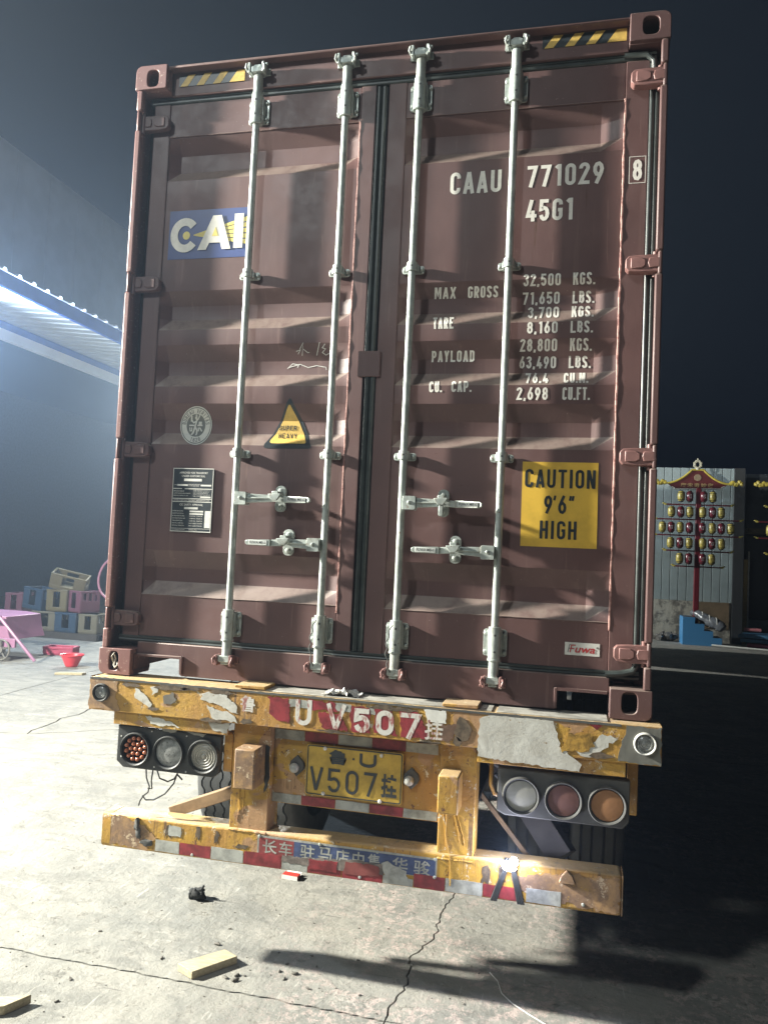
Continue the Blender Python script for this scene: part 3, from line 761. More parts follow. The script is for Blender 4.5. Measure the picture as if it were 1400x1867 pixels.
# lessor logo
decal('logo_sticker', MB().prism([(-1.039, 3.190), (-.626, 3.190), (-.628, 3.427), (-1.039, 3.427)], -.0015, -.0005), M['stk_blue'], LL)
ly = MB(); ly.prism(ell(-.946, 3.304, .0185, .020, 24), -.0030, -.0025)
fx, fz = -.918, 3.304
def ray_band(xa, xb, k, n=5):
    # five fan stripes from the focus, slope from low to high
    lo0, hi0 = -.20, .29; w = (hi0-lo0)/n; a = lo0+k*w+.10*w; b = lo0+(k+1)*w-.10*w
    return [(xa, fz+(xa-fx)*a), (xb, fz+(xb-fx)*a), (xb, fz+(xb-fx)*b), (xa, fz+(xa-fx)*b)]
for k in range(5): ly.prism(ray_band(-.908, -.628, k), -.0030, -.0025)
decal('logo_rays', ly, M['stk_pale'], LL)
lw = MB()
cc = arc(-.953, 3.305, .0560, .0650, 40, 322, 30); ribbon(lw, cc, False, .0190, -.0052)
lw.prism([(-.884, 3.229), (-.811, 3.394), (-.767, 3.394), (-.714, 3.229), (-.759, 3.229), (-.769, 3.262), (-.825, 3.262), (-.840, 3.229)], -.0058, -.0050)
lw.prism([(-.701, 3.232), (-.655, 3.232), (-.655, 3.397), (-.701, 3.397)], -.0052, -.0046)
decal('logo_letters', lw, LET, LL)
decal('logo_letters', MB().prism([(-.812, 3.294), (-.780, 3.294), (-.795, 3.338)], -.0068, -.0063), M['stk_pale'], LL)
# class society oval
ox, oz = -.838, 2.390
decal('round_sticker', MB().prism(ell(ox, oz, .081, .092, 40), -.0015, -.0005), M['stk_grey'], LL)
ov = MB()
def ering(mb, r0, r1, y):
    o1 = ell(ox, oz, .080*r1, .091*r1, 40); i1 = ell(ox, oz, .080*r0, .091*r0, 40); mb.ringplate(o1, i1, y, y+.0004)
ering(ov, .95, 1.0, -.003); ering(ov, .60, .90, -.003)
def figure_strokes():
    L = [([(0, .052), (0.002, .02), (-.004, -.004), (-.010, -.028), (-.022, -.045)], .0040), ([(-.004, -.004), (.006, -.024), (.002, -.046)], .0036),
         ([(0, .020), (-.012, .012), (-.024, .026)], .0030), ([(-.024, .018), (-.024, .046)], .0038), ([(0, .020), (.010, .030), (.018, .048)], .0030),
         ([(-.034, 0), (-.008, 0)], .0034), ([(.008, 0), (.034, 0)], .0034), ([(.014, .010), (.030, .010)], .008), ([(-.030, -.010), (-.028, -.026), (-.020, -.026), (-.020, -.010)], .0025),
         ([(.014, -.010), (.014, -.028)], .003), ([(.020, -.010), (.032, -.028)], .003), ([(-.012, -.054), (0, -.056), (.012, -.054)], .002)]
    mb = MB()
    for k, (p, w) in enumerate(L): ribbon(mb, [(ox+a, oz+b) for a, b in p], False, w, -.0030-.0001*k)
    mb.prism(ell(ox, oz+.036, .006, .007, 12), -.0046, -.0044); mb.prism(ell(ox+.018, oz+.052, .005, .005, 12), -.0046, -.0044); return mb
fg = figure_strokes(); ov.add(fg.v, fg.f)
decal('round_sticker_print', ov, M['stk_white'], LL)
def polar(s, a0, a1, rr, hgt, flip=False):
    mb = MB(); n = len(s); step = (a1-a0)/max(1, n-1); uw = hgt*.52
    for i, ch in enumerate(s):
        t = R(a0+step*i); px = ox+.080*rr*math.cos(t); pz = oz+.091*rr*math.sin(t); rot_ = t-PI/2 if not flip else t+PI/2
        for pts, cl in glyph(ch, .07, .52):
            q = []
            for a, b in pts:
                u, v = (a-.26)*hgt, (b-.5)*hgt; q.append((px+u*math.cos(rot_)-v*math.sin(rot_), pz+u*math.sin(rot_)+v*math.cos(rot_)))
            ribbon(mb, q, cl, hgt*.075, -.0040-.0001*(i % 2))
    return mb
decal('round_sticker_lettering', polar('BUREAU VERITAS', 172, 8, .75, .019), M['stk_grey'], LL)
decal('round_sticker_lettering', polar('1828', 250, 290, .75, .019, True), M['stk_grey'], LL)
# warning triangle
def rtri(ax, az, bx, bz, cx_, cz_, r):
    P = [Vector((ax, az)), Vector((bx, bz)), Vector((cx_, cz_))]; out = []
    for i in range(3):
        p, q, s_ = P[i-1], P[i], P[(i+1) % 3]; a = q+(p-q).normalized()*r; b = q+(s_-q).normalized()*r
        for k in range(6):
            t = k/5; out.append(tuple(a*(1-t)**2+q*2*t*(1-t)+b*t*t))
    return out
decal('warning_sticker', MB().prism(rtri(-.379, 2.528, -.502, 2.288, -.262, 2.288, .022), -.0015, -.0005), M['stk_black'], LL)
decal('warning_sticker_face', MB().prism(rtri(-.380, 2.496, -.470, 2.311, -.288, 2.311, .016), -.0028, -.0020), M['stk_hazard'], LL)
tm = MB(); stext(tm, 'SUPER', -.422, -.338, 2.370, 2.392, -.0045, .0038, .35); stext(tm, 'HEAVY', -.424, -.336, 2.334, 2.356, -.0045, .0036, .35)
decal('sticker_lettering', tm, M['stk_black'], LL)
# approval plate
pl = obj('approval_plate', MB().prism(rrect(-.934, -.730, 1.890, 2.187, .006, 3), .066, .073), M['stk_black'], LL, .001)
pw = MB()
def rect(mb, a, b, c, d, y): mb.add([(a, y, c), (b, y, c), (b, y, d), (a, y, d)], [(0, 1, 2, 3)])
def pxz(u, v):   # plate-local 0..1 (x), 0..1 (z from top)
    return -.934+.204*u, 2.187-.297*v
def prect(u0, v0, u1, v1, y=.0650): a, d = pxz(u0, v0); b, c = pxz(u1, v1); rect(pw, a, b, c, d, y)
for q in ((0, 0, 1, .012), (0, .988, 1, 1), (0, .012, .014, .988), (.986, .012, 1, .988), (.02, .318, .24, .330), (.31, .318, .98, .330), (.02, .474, .98, .486), (.02, .522, .98, .534)): prect(*q)
for q in ((.28, .165, .72, .205), (.12, .255, .38, .280), (.70, .255, .96, .280), (.70, .44, .96, .464), (.32, .612, .66, .645), (.46, .665, .80, .69), (.46, .705, .80, .73), (.84, .665, .98, .93), (.02, .945, .98, .950)): prect(*q)
def ptext(s, u0, u1, v0, v1, b=.01): a, d = pxz(u0, v0); e, c = pxz(u1, v1); ftext(pw, s, a, e, c, d, .0648, b)
ptext('APPROVED FOR TRANSPORT', .16, .86, .058, .088); ptext('UNDER CUSTOMS SEAL', .22, .80, .108, .138)
ptext('TYPE', .04, .11, .262, .275); ptext("MANUFACTURER'S NO.", .40, .68, .248, .262); ptext('OF THE CONTAINER', .40, .66, .27, .284)
ptext('MANUFACTURED BY', .04, .30, .355, .372); ptext('CONTAINER EQUIPMENT', .04, .46, .39, .407); ptext('MANUFACTURING CO., LTD', .04, .40, .425, .442)
for k in range(5): ptext('TIMBER COMPONENT TREATMENT IM', .52, .94-.03*(k % 3), .342+.023*k, .354+.023*k, 0)
ptext('OWNER COMPONENT TREATMENT IMMUNISATION DATE', .05, .94, .497, .512)
ptext('CSC SAFETY APPROVAL', .20, .78, .558, .590)
for k, s in enumerate(('DATE MANUFACTURED', 'IDENTIFICATION NO.', 'MAXIMUM OPERATING GROSS', 'ALLOWABLE STACKING LOAD', 'TRANSVERSE RACKING', 'END WALL STRENGTH', 'SIDE WALL STRENGTH')):
    ptext(s, .04, .30+.02*(k % 4), .668+.038*k, .684+.038*k)
    if k > 1: ptext(('32500 KG  71650 LB', '216000 KG  476200 LB', '15240 KG  33600 LB', 'NO LESS THAN', 'NO LESS THAN')[k-2], .46, .78, .668+.038*k, .684+.038*k)
ptext('NEXT EXAMINATION DATE', .04, .36, .960, .974); ptext('12345 KG'.replace('12345', '28800'), .46, .66, .960, .974)
obj('plate_print', pw, M['stk_white'], LL, smooth=False)
# hazard strips on the header
for x0, x1, z0, z1, n in ((-1.019, -.680, 4.028, 4.083, 4), (.698, 1.046, 4.036, 4.090, 4)):
    obj('hazard_strip', MB().prism([(x0, z0), (x1, z0), (x1, z1), (x0, z1)], .0500, .0514), M['stk_black'], cont)
    mb = MB(); p = (x1-x0)/n
    for k in range(n):
        a = x0+p*k+.008; b = a+p*.44; sh = p*.46
        if k < n-1: mb.prism([(a, z0), (b, z0), (b+sh, z1), (a+sh, z1)], .0485, .0498)
        else: mb.prism([(a, z0), (x1, z0), (x1, z1), (a+sh, z1)], .0485, .0498)
    obj('hazard_stripes', mb, M['stk_hazard'], cont, smooth=False)
# chalk scribble
ck = MB()
for k, p in enumerate([[(-.345, 2.745), (-.330, 2.775), (-.332, 2.715)], [(-.362, 2.735), (-.342, 2.742), (-.352, 2.722)], [(-.328, 2.745), (-.305, 2.728), (-.298, 2.730)],
    [(-.252, 2.775), (-.262, 2.715)], [(-.226, 2.768), (-.238, 2.750), (-.222, 2.745), (-.236, 2.728), (-.218, 2.716), (-.190, 2.732)], [(-.400, 2.655), (-.375, 2.678), (-.345, 2.672), (-.352, 2.660)], [(-.395, 2.66), (-.34, 2.675), (-.30, 2.66), (-.26, 2.668), (-.215, 2.66), (-.213, 2.648)]]):
    ribbon(ck, p, False, .0016, -.0012-.0001*k)
decal('chalk_mark', ck, M['stk_white'], LL)

# ------------------------------------------------------------------ the trailer
tr = thing('semi_trailer', 'yellow skeletal semi-trailer with scraped rear beam carrying the container', 'trailer', (0, 0, 0))
Y_ = M['yel']
beam = MB(); x0, x1 = -1.206, 1.249
# C-section: face, top flange, bottom flange
beam.box(x0, x1, -.080, -.070, 1.070, 1.216); beam.box(x0, x1, -.070, .10, 1.206, 1.216); beam.box(x0, x1, -.070, .10, 1.070, 1.080)
beam.box(x0, x0+.006, -.070, .10, 1.080, 1.206); beam.box(x1-.006, x1, -.070, .10, 1.080, 1.206)
obj('rear_beam', beam, Y_, tr, .003)
obj('beam_top_strip', MB().box(-.40, .60, -.066, .085, 1.216, 1.221).box(.62, 1.05, -.066, .085, 1.216, 1.221), simple('bare_rubbed_steel', (.42, .41, .37), .5, .2, .4, 12), tr, .001)
for a, b in ((-.508, -.368), (.401, .546)): obj('lock_pad', MB().box(a, b, -.072, .09, 1.222, 1.236), Y_, tr, .003)
for a, b in ((-1.085, -.53), (.55, 1.122)):
    obj('lower_rail', MB().box(a, b, -.066, -.058, 1.012, 1.070).box(a, b, -.058, .0, 1.012, 1.02), Y_, tr, .003)
obj('rail_bracket', MB().box(-.565, -.524, -.02, .06, .845, 1.010), Y_, tr, .003)
obj('side_bracket', MB().box(1.140, 1.178, .06, .14, .835, 1.070), Y_, tr, .004)
obj('side_bracket', MB().box(-1.09, -1.06, .06, .14, .90, 1.070), Y_, tr, .004)
# beam end patches: grey bare end on the right
obj('bare_end', MB().prism(jag([(1.09, 1.074), (1.247, 1.074), (1.247, 1.214), (1.12, 1.214)], .004, .015, 5), -.0815, -.0802), simple('bare_grey_steel', (.17, .17, .15), .6, .2, .3, 10, .4), tr)
obj('rust_end', MB().prism(jag([(-1.204, 1.074), (-1.05, 1.074), (-1.075, 1.15), (-1.06, 1.212), (-1.204, 1.212)], .006, .015, 6), -.0815, -.0802), M['brown'], tr)
# torn film and peeling patches on the beam
def patch(pts, y, mat, seed, amp=.006, name='torn_film', th=.0012): return obj(name, MB().prism(jag(pts, amp, .012, seed), y-th, y), mat, tr, smooth=False)
patch([(.553, 1.040), (.60, 1.035), (.95, 1.020), (.955, 1.05), (.905, 1.085), (.873, 1.11), (.86, 1.16), (.845, 1.205), (.70, 1.212), (.622, 1.21), (.585, 1.205), (.555, 1.19)], -.0815, M['peel'], 11, .004)
patch([(.93, 1.10), (.97, 1.075), (1.02, 1.085), (1.05, 1.13), (1.09, 1.16), (1.06, 1.175), (1.02, 1.165), (.99, 1.125), (.95, 1.115)], -.0815, M['peel'], 12)
patch([(-.975, 1.18), (-.93, 1.165), (-.90, 1.13), (-.885, 1.095), (-.91, 1.10), (-.94, 1.12), (-.985, 1.15)], -.0815, M['peel'], 13)
patch([(-.90, 1.19), (-.87, 1.195), (-.865, 1.17), (-.89, 1.16)], -.0815, M['peel'], 14)
patch([(-.845, 1.165), (-.80, 1.178), (-.775, 1.15), (-.79, 1.13), (-.83, 1.125)], -.0815, simple('dark_scuff', (.14, .13, .11), .7), 15)
patch([(-.655, 1.185), (-.62, 1.195), (-.54, 1.185), (-.49, 1.15), (-.485, 1.11), (-.55, 1.135), (-.60, 1.15), (-.66, 1.16)], -.0815, M['peel'], 16)
patch([(-.63, 1.135), (-.58, 1.125), (-.50, 1.105), (-.487, 1.075), (-.60, 1.078)], -.0815, M['peel'], 17)
patch([(-.62, 1.065), (-.52, 1.062), (-.535, 1.022), (-.60, 1.025)], -.0672, M['peel'], 18)
patch([(-.93, 1.058), (-.86, 1.062), (-.80, 1.045), (-.76, 1.025), (-.90, 1.030)], -.0672, M['peel'], 19)
patch([(-.86, 1.205), (-.72, 1.205), (-.74, 1.192), (-.82, 1.188)], -.0815, simple('rust_scuff', (.12, .06, .03), .8), 20)
patch([(.98, 1.205), (1.03, 1.205), (1.01, 1.188)], -.0815, M['tape_red'], 21, .003)
patch([(.875, 1.09), (.90, 1.16), (.99, 1.17), (1.0, 1.12), (.96, 1.09), (.93, 1.10)], -.0830, simple('stripped_yellow', (.38, .22, .035), .6, 0, .6, 30, .5), 22)
patch([(.40, 1.15), (.47, 1.16), (.45, 1.10), (.43, 1.085), (.40, 1.09)], -.0815, simple('rust_patch', (.14, .08, .05), .8, 0, .4, 20), 23)
obj('beam_edge_strip', MB().prism(jag([(-1.206, 1.207), (1.10, 1.207), (1.10, 1.2165), (-1.206, 1.2165)], .0011, .02, 77), -.0830, -.0802), M['dusty'], tr)
DS = simple('dark_grime_scuff', (.13, .095, .06), .8, 0, .6, 40, .4)
for k, (a, b, w, h) in enumerate(((-.80, 1.197, .09, .012), (-.71, 1.200, .05, .010), (-1.0, 1.195, .05, .008), (-.56, 1.198, .07, .008), (-.88, 1.10, .03, .010), (.20, 1.196, .12, .010), (.49, 1.14, .035, .05), (.47, 1.09, .02, .02), (-.03, 1.078, .10, .006), (.36, 1.075, .06, .008), (-.44, 1.085, .03, .012), (1.03, 1.09, .05, .012), (-.60, 1.075, .06, .008))):
    patch([(a-w, b-h*.3), (a-w*.4, b-h), (a+w*.5, b-h*.8), (a+w, b), (a+w*.4, b+h*.7), (a-w*.5, b+h)], -.0826, DS, 300+k, .0035, 'grime_patch', .0006)
for k, (a, b, w, h) in enumerate(((-1.07, .53, .02, .05), (-.80, .56, .02, .03), (-.66, .57, .015, .03), (-.57, .565, .012, .03), (.60, .56, .02, .04), (.66, .56, .012, .05), (.84, .56, .02, .04), (-.45, .54, .03, .01))):
    patch([(a-w, b-h), (a-w*.2, b-h*.5), (a+w*.5, b-h), (a+w, b+h*.4), (a+w*.3, b+h), (a-w*.6, b+h*.8)], -.0330, DS, 330+k, .004, 'grime_patch', .0006)
patch([(-.80, .545), (-.74, .543), (-.74, .585), (-.80, .588)], -.0332, M['tape_white'], 341, .002, 'tape_remnant')
# sprayed registration on the beam
for p, s in (([(-.348, 1.200), (-.255, 1.197), (-.245, 1.15), (-.25, 1.095), (-.30, 1.10), (-.335, 1.13)], 31), ([(-.17, 1.20), (-.05, 1.198), (-.04, 1.165), (-.15, 1.16)], 32),
             ([(-.12, 1.155), (-.02, 1.15), (.01, 1.085), (-.10, 1.09)], 33), ([(.015, 1.15), (.02, 1.195), (.10, 1.19), (.105, 1.085), (.02, 1.088), (.03, 1.12)], 34),
             ([(.125, 1.195), (.19, 1.195), (.22, 1.09), (.12, 1.088)], 35), ([(.225, 1.19), (.30, 1.19), (.345, 1.12), (.36, 1.085), (.24, 1.088)], 36)): patch(p, -.0815, M['tape_red'], s, .005, 'red_patch')
for a, b in ((-.25, -.17), (-.05, .02), (.10, .13)): patch([(a, 1.165), (b, 1.165), (b, 1.197), (a, 1.197)], -.0812, M['tape_white'], int(a*100)+200, .002, 'tape_remnant')
m_ = Mat('brushed_white_lettering', .6); m_.col(m_.mix(m_.step(m_.noise(30, 6, .7, (1.5, 1, .6)), .50, .60), (.52, .51, .47), (.27, .10, .09)))
for q in (('U', -.222, -.150, 1.092, 1.200, .019), ('V', -.085, .000, 1.090, 1.194, .018), ('5', .035, .105, 1.086, 1.185, .021), ('0', .130, .205, 1.084, 1.186, .021), ('7', .232, .318, 1.080, 1.184, .019)):
    obj('painted_letter', stext(MB(), q[0], q[1], q[2], q[3], q[4], -.0835, q[5]), m_.m, tr, smooth=False)
for q in (('鲁', -.475, -.405, 1.125, 1.195), ('挂', .335, .410, 1.085, 1.165)): obj('painted_letter', ftext(MB(), *q, -.0828, .02), m_.m, tr, smooth=False)
patch([(.345, 1.155), (.42, 1.155), (.42, 1.205), (.33, 1.205)], -.0815, M['stk_white'], 41, .003, 'tape_remnant')
# round marker lamps at both beam ends
for lx, lz, rr in ((-1.143, 1.150, .040), (1.188, 1.152, .042)):
    L = obj('marker_lamp', MB().lathe([(rr, 0), (rr*1.02, -.014), (rr*.92, -.020), (rr*.82, -.014), (rr*.78, -.004), (0, -.004)], (lx, -.080, lz), 'y', 36), M['dusty'] if lx < 0 else simple('white_lamp_ring', (.52, .52, .48), .5), tr)
    ln = MB(); ln.lathe([(rr*.70, -.004), (rr*.68, -.010), (rr*.55, -.013), (rr*.50, -.010), (rr*.36, -.012), (rr*.3, -.010), (rr*.15, -.013), (0, -.014)], (lx, -.081, lz), 'y', 32)
    obj('lamp_lens', ln, M['lens_clear'], L)
# rear lamp clusters
def disc_lamp(par, lx, lz, rr, y, kind):
    L = obj('lamp_bezel', MB().lathe([(rr*1.13, .01), (rr*1.13, -.012), (rr*1.06, -.020), (rr*.98, -.016), (rr*.94, .0)], (lx, y, lz), 'y', 40, caps=False), M['black'] if lx < 0 else M['dusty'], par)
    prof = {'led': [(rr*.95, -.002), (0, -.002)], 'clear': [(rr*.95, -.004), (rr*.6, -.010), (0, -.013)], 'ring': [(rr*.95, -.002)]+[(rr*q, -.005-.004*(k % 2)) for k, q in enumerate([.88, .80, .72, .62, .54, .46, .36, .28, .20, .12])]+[(0, -.010)],
            'flat': [(rr*.95, -.004), (rr*.90, -.010), (rr*.5, -.013), (0, -.014)]}
    return prof[kind.split(':')[0]]
pan = MB().prism([(-1.075, .845), (-1.040, .818), (-.60, .818), (-.575, .84), (-.570, 1.000), (-1.075, 1.004)], -.040, -.010)
pa = obj('lamp_cluster', pan, M['black'], tr, .004)
for lx, kind, mt in ((-.977, 'led', M['stk_grey']), (-.814, 'clear', M['lens_clear']), (-.646, 'ring', simple('ribbed_white_lens', (.32, .31, .27), .4, 0, .25, 20))):
    pr = disc_lamp(pa, lx, .907, .066, -.042, kind); obj('lamp_lens', MB().lathe(pr, (lx, -.042, .907), 'y', 40), mt, pa)
dm = []
for k in range(1): dm.append((0, 0))
for k in range(6): dm.append((.024*math.cos(k*PI/3), .024*math.sin(k*PI/3)))
for k in range(12): dm.append((.047*math.cos(k*PI/6+.26), .047*math.sin(k*PI/6+.26)))
dome = None
for dx, dz in dm:
    if dome is None:
        dome = obj('led_dome', MB().lathe([(.0098, 0), (.0096, -.004), (.0078, -.008), (.0045, -.0105), (0, -.0115)], (0, 0, 0), 'y', 12), M['lens_or'], pa)
        d_ = dome
    else:
        d_ = dome.copy(); C.objects.link(d_)
    d_.matrix_parent_inverse = Matrix.Identity(4); d_.location = (-.977+dx, -.0445, .907+dz)
rn = random.Random(5); sp = MB()
for k in range(13): a, b = rn.uniform(0, 2*PI), rn.uniform(.1, .85)*.055; sp.lathe([(.0035, 0), (.003, -.0014), (0, -.002)], (-.814+b*math.cos(a), -.0535+.004*(b/.05), .907+b*math.sin(a)), 'y', 8)
obj('lens_spots', sp, M['black'], pa)
sc = MB()
for bx, bz in ((-1.055, .955), (-.905, .990), (-.735, .985), (-.595, .955), (-1.05, .865), (-.885, .835), (-.73, .83)): sc.lathe([(.004, 0), (.003, -.003), (0, -.003)], (bx, -.0405, bz), 'y', 8)
obj('panel_screws', sc, M['stk_white'], pa)
patch([(-.86, 1.008), (-.78, 1.008), (-.80, .992), (-.85, .995)], -.0405, M['tape_white'], 51, .003); patch([(-.74, 1.006), (-.64, 1.004), (-.66, .988), (-.70, .992)], -.0405, M['tape_white'], 52, .003)
pan = MB().prism([(.632, .825), (.665, .808), (1.12, .808), (1.142, .835), (1.142, .995), (.632, .995)], -.040, -.005)
pb = obj('lamp_cluster', pan, M['dusty'], tr, .005)
for lx, mt in ((.728, M['lens_white']), (.892, M['lens_red']), (1.058, M['lens_dorange'])):
    pr = disc_lamp(pb, lx, .894, .066, -.042, 'flat'); obj('lamp_lens', MB().lathe(pr, (lx, -.042, .894), 'y', 40), mt, pb)
# loose wires under the left cluster
for pts in ([(-.935, -.02, .822), (-.925, -.03, .78), (-.905, -.035, .745), (-.91, -.035, .72), (-.935, -.03, .70), (-.95, -.03, .675), (-.955, -.03, .655)],
            [(-.900, -.02, .822), (-.900, -.03, .77), (-.895, -.03, .735), (-.915, -.03, .735)], [(-.88, -.02, .815), (-.86, -.03, .785), (-.82, -.03, .775), (-.79, -.03, .79), (-.775, -.03, .815)],
            [(-.78, -.02, .815), (-.79, -.03, .77), (-.83, -.03, .72), (-.88, -.035, .69), (-.92, -.035, .685), (-.94, -.03, .70)], [(-.775, -.03, .81), (-.75, -.03, .79)]):
    obj('loose_wire', MB().tube(pts, .0036, 6), M['black'], tr)
# posts, stubs, bumper
obj('bumper_post', MB().box(-.522, -.345, -.022, .10, .600, 1.068), Y_, tr, .005)
obj('bumper_post', MB().box(.395, .545, -.022, .10, .598, 1.068), Y_, tr, .005)
obj('stop_stub', MB().box(-.461, -.368, -.145, -.023, .816, .982), M['brown'], tr, .006)
obj('stop_stub', MB().box(.407, .490, -.145, -.023, .815, .965), Y_, tr, .006)
obj('stub_side_patch', MB().prism(jag([(-.365, .77), (-.348, .80), (-.348, .97), (-.368, .985), (-.368, .81)], .004, .02, 8), -.0235, -.0225), M['black'], tr)  # black patch on the post along the stub's right side
bp = [[(-1.128, .458), (1.122, .473)], [(-1.128, .607), (1.122, .632)]]
bm_ = MB().hexa([(-1.100, -.032, .458), (1.122, -.032, .473), (1.122, .08, .473), (-1.100, .08, .458), (-1.100, -.032, .606), (1.122, -.032, .630), (1.122, .08, .630), (-1.100, .08, .606)])
obj('bumper_beam', bm_, [Y_], tr, .012, seg=3)
# open rolled end on the left
rim = MB(); outer = rrect(-.034, .082, .456, .608, .02, 4); inner = rrect(-.028, .076, .462, .602, .016, 4); n = len(outer)
vs = [(-1.128, y, z) for y, z in outer]+[(-1.128, y, z) for y, z in inner]+[(-1.086, y, z) for y, z in outer]+[(-1.088, y, z) for y, z in inner]
fs = []
for i in range(n):
    j = (i+1) % n; fs += [(i, j, n+j, n+i), (i, 2*n+i, 2*n+j, j), (n+i, n+j, 3*n+j, 3*n+i), (2*n+i, 3*n+i, 3*n+j, 2*n+j)]
obj('bumper_end', MB().add(vs, fs), Y_, tr)
obj('bumper_end', MB().box(1.1225, 1.128, -.03, .078, .474, .629), M['brown'], tr, .002)
patch([(.80, .51), (.98, .487), (1.112, .487), (1.112, .618), (1.0, .612), (.90, .605), (.78, .585), (.70, .57), (.72, .52)], -.0325, M['brown'], 61, .008, 'scorched_patch')
patch([(-1.095, .475), (-.90, .465), (-.86, .52), (-.93, .58), (-1.06, .60), (-1.095, .59)], -.0325, M['brown'], 62, .008, 'scorched_patch')
def seam(pts, r=.005, mat=None): 
    rnd = random.Random(len(pts)); q = []
    for i in range(len(pts)-1):
        a, b = Vector(pts[i]), Vector(pts[i+1]); k = max(2, int((b-a).length/.008))
        q += [a.lerp(b, j/k)+Vector((rnd.uniform(-.001, .001), rnd.uniform(-.001, .001), rnd.uniform(-.001, .001))) for j in range(k)]
    q.append(Vector(pts[-1])); return obj('weld_bead', MB().tube(q, [r*rnd.uniform(.7, 1.3) for _ in q], 6), mat or Y_, tr)
seam([(-.520, -.03, .606), (-.347, -.03, .606)]); seam([(.397, -.03, .602), (.543, -.03, .603)])
seam([(-.520, -.03, 1.066), (-.347, -.03, 1.066)], .004); seam([(.397, -.03, 1.066), (.543, -.03, 1.066)], .004)
seam([(.430, -.024, .80), (.428, -.026, .70), (.452, -.035, .60), (.458, -.035, .50)], .0022); seam([(.415, -.024, .79), (.425, -.024, .72), (.432, -.024, .65)], .0016)
seam([(.455, -.024, .80), (.478, -.024, .72), (.487, -.024, .67)], .0016); seam([(.475, -.024, .78), (.50, -.024, .70), (.508, -.024, .66)], .0014)
seam([(-.48, -.024, .79), (-.475, -.024, .70), (-.485, -.024, .64)], .0018); seam([(-.455, -.024, .79), (-.46, -.024, .68)], .0014)
# reflective tape on the bumper and around the plate panel
def tapes(segs, y, name='reflective_tape'):
    for k, (a, b, z0, z1, sl, c) in enumerate(segs):
        rnd = random.Random(k*7+int(a*1000)); dz = sl
        obj(name, MB().prism(jag([(a, z0), (b, z0+dz*(b-a)), (b, z1+dz*(b-a)), (a, z1)], .0012, .03, k+9), y-.0012, y), M['tape_red'] if c == 'r' else M['tape_white'], tr, smooth=False)
sl = .0
tapes([(-.86, -.745, .470, .520, 0, 'w'), (-.742, -.595, .470, .520, 0, 'r'), (-.592, -.442, .470, .522, 0, 'w'), (-.439, -.268, .470, .524, 0, 'r'), (-.265, -.150, .470, .522, 0, 'w'),
       (-.147, -.002, .472, .522, 0, 'r'), (.002, .175, .472, .540, 0, 'r'), (.178, .305, .474, .505, 0, 'w'), (.308, .435, .475, .528, 0, 'r'), (.438, .588, .476, .528, 0, 'w'), (.591, .735, .478, .528, 0, 'r'), (.760, .895, .480, .535, 0, 'w')], -.0342)
# name banner riveted on the bumper
ban = obj('banner_plate', MB().prism([(-.380, .517), (.400, .520), (.400, .600), (-.380, .598)], -.0338, -.0325), M['tape_white'], tr)
obj('banner_field', MB().prism([(-.372, .520), (-.215, .520), (-.215, .590), (-.372, .590)], -.0346, -.0339), simple('faded_red_banner', (.26, .045, .045), .6, 0, .4, 20), ban)
obj('banner_field', MB().prism([(-.214, .520), (.394, .522), (.394, .592), (-.214, .590)], -.0346, -.0339), simple('faded_blue_banner', (.05, .075, .17), .6, 0, .4, 20), ban)
for ch, a, b in (('长', -.355, -.290), ('车', -.280, -.222), ('驻', -.185, -.120), ('马', -.105, -.045), ('店', -.030, .030), ('中', .045, .095), ('集', .110, .165), ('华', .215, .280), ('骏', .305, .375)):
    obj('banner_letter', ftext(MB(), ch, a, b, .527, .585, -.0352, .015), M['tape_white'], ban, smooth=False)
patch([(-.265, .50), (-.02, .50), (.18, .505), (.175, .545), (.05, .552), (-.01, .540), (-.13, .535), (-.26, .528)], -.0356, simple('grimy_tape', (.20, .17, .15), .7, 0, .5, 20, .5), 71, .004)
patch([(-.145, .488), (-.02, .49), (-.02, .532), (-.145, .528)], -.0366, M['tape_red'], 72, .003)
patch([(.01, .49), (.165, .495), (.16, .54), (.02, .538)], -.0366, simple('dull_red_tape', (.20, .05, .045), .7, 0, .4, 14), 73, .004)
patch([(.19, .492), (.29, .49), (.27, .53), (.23, .545), (.19, .57), (.17, .55)], -.0366, M['tape_white'], 74, .006)
rv_ = MB()
for a, b in ((-.372, .594), (.393, .596), (-.10, .594), (.15, .595), (.08, .483), (.393, .525), (-.68, .475), (.98, .50)): rv_.lathe([(.007, 0), (.006, -.004), (0, -.006)], (a, -.034, b), 'y', 10)
obj('rivets', rv_, M['galv'], tr)
# caked dirt and a lifting lug
obj('lifting_lug', MB().prism([(.885, .575), (.895, .605), (.915, .625), (.935, .610), (.950, .575)], -.05, -.032), M['brown'], tr, .003)
def lump(mb, c, r, seed, n=10, m=7, amp=.35, sq=(1, 1, 1)):
    rnd = random.Random(seed); vs = [(c[0], c[1], c[2]+r*sq[2])]; fs = []
    for i in range(1, m):
        for j in range(n):
            t = PI*i/m; p = 2*PI*j/n; k = r*(1+rnd.uniform(-amp, amp)); vs.append((c[0]+k*math.sin(t)*math.cos(p)*sq[0], c[1]+k*math.sin(t)*math.sin(p)*sq[1], c[2]+k*math.cos(t)*sq[2]))
    vs.append((c[0], c[1], c[2]-r*sq[2]*.9)); L = len(vs)-1
    for j in range(n): fs.append((0, 1+j, 1+(j+1) % n)); fs.append((L, 1+(m-2)*n+(j+1) % n, 1+(m-2)*n+j))
    for i in range(m-2):
        for j in range(n): fs.append((1+i*n+j, 1+(i+1)*n+j, 1+(i+1)*n+(j+1) % n, 1+i*n+(j+1) % n))
    mb.add(vs, fs); return mb
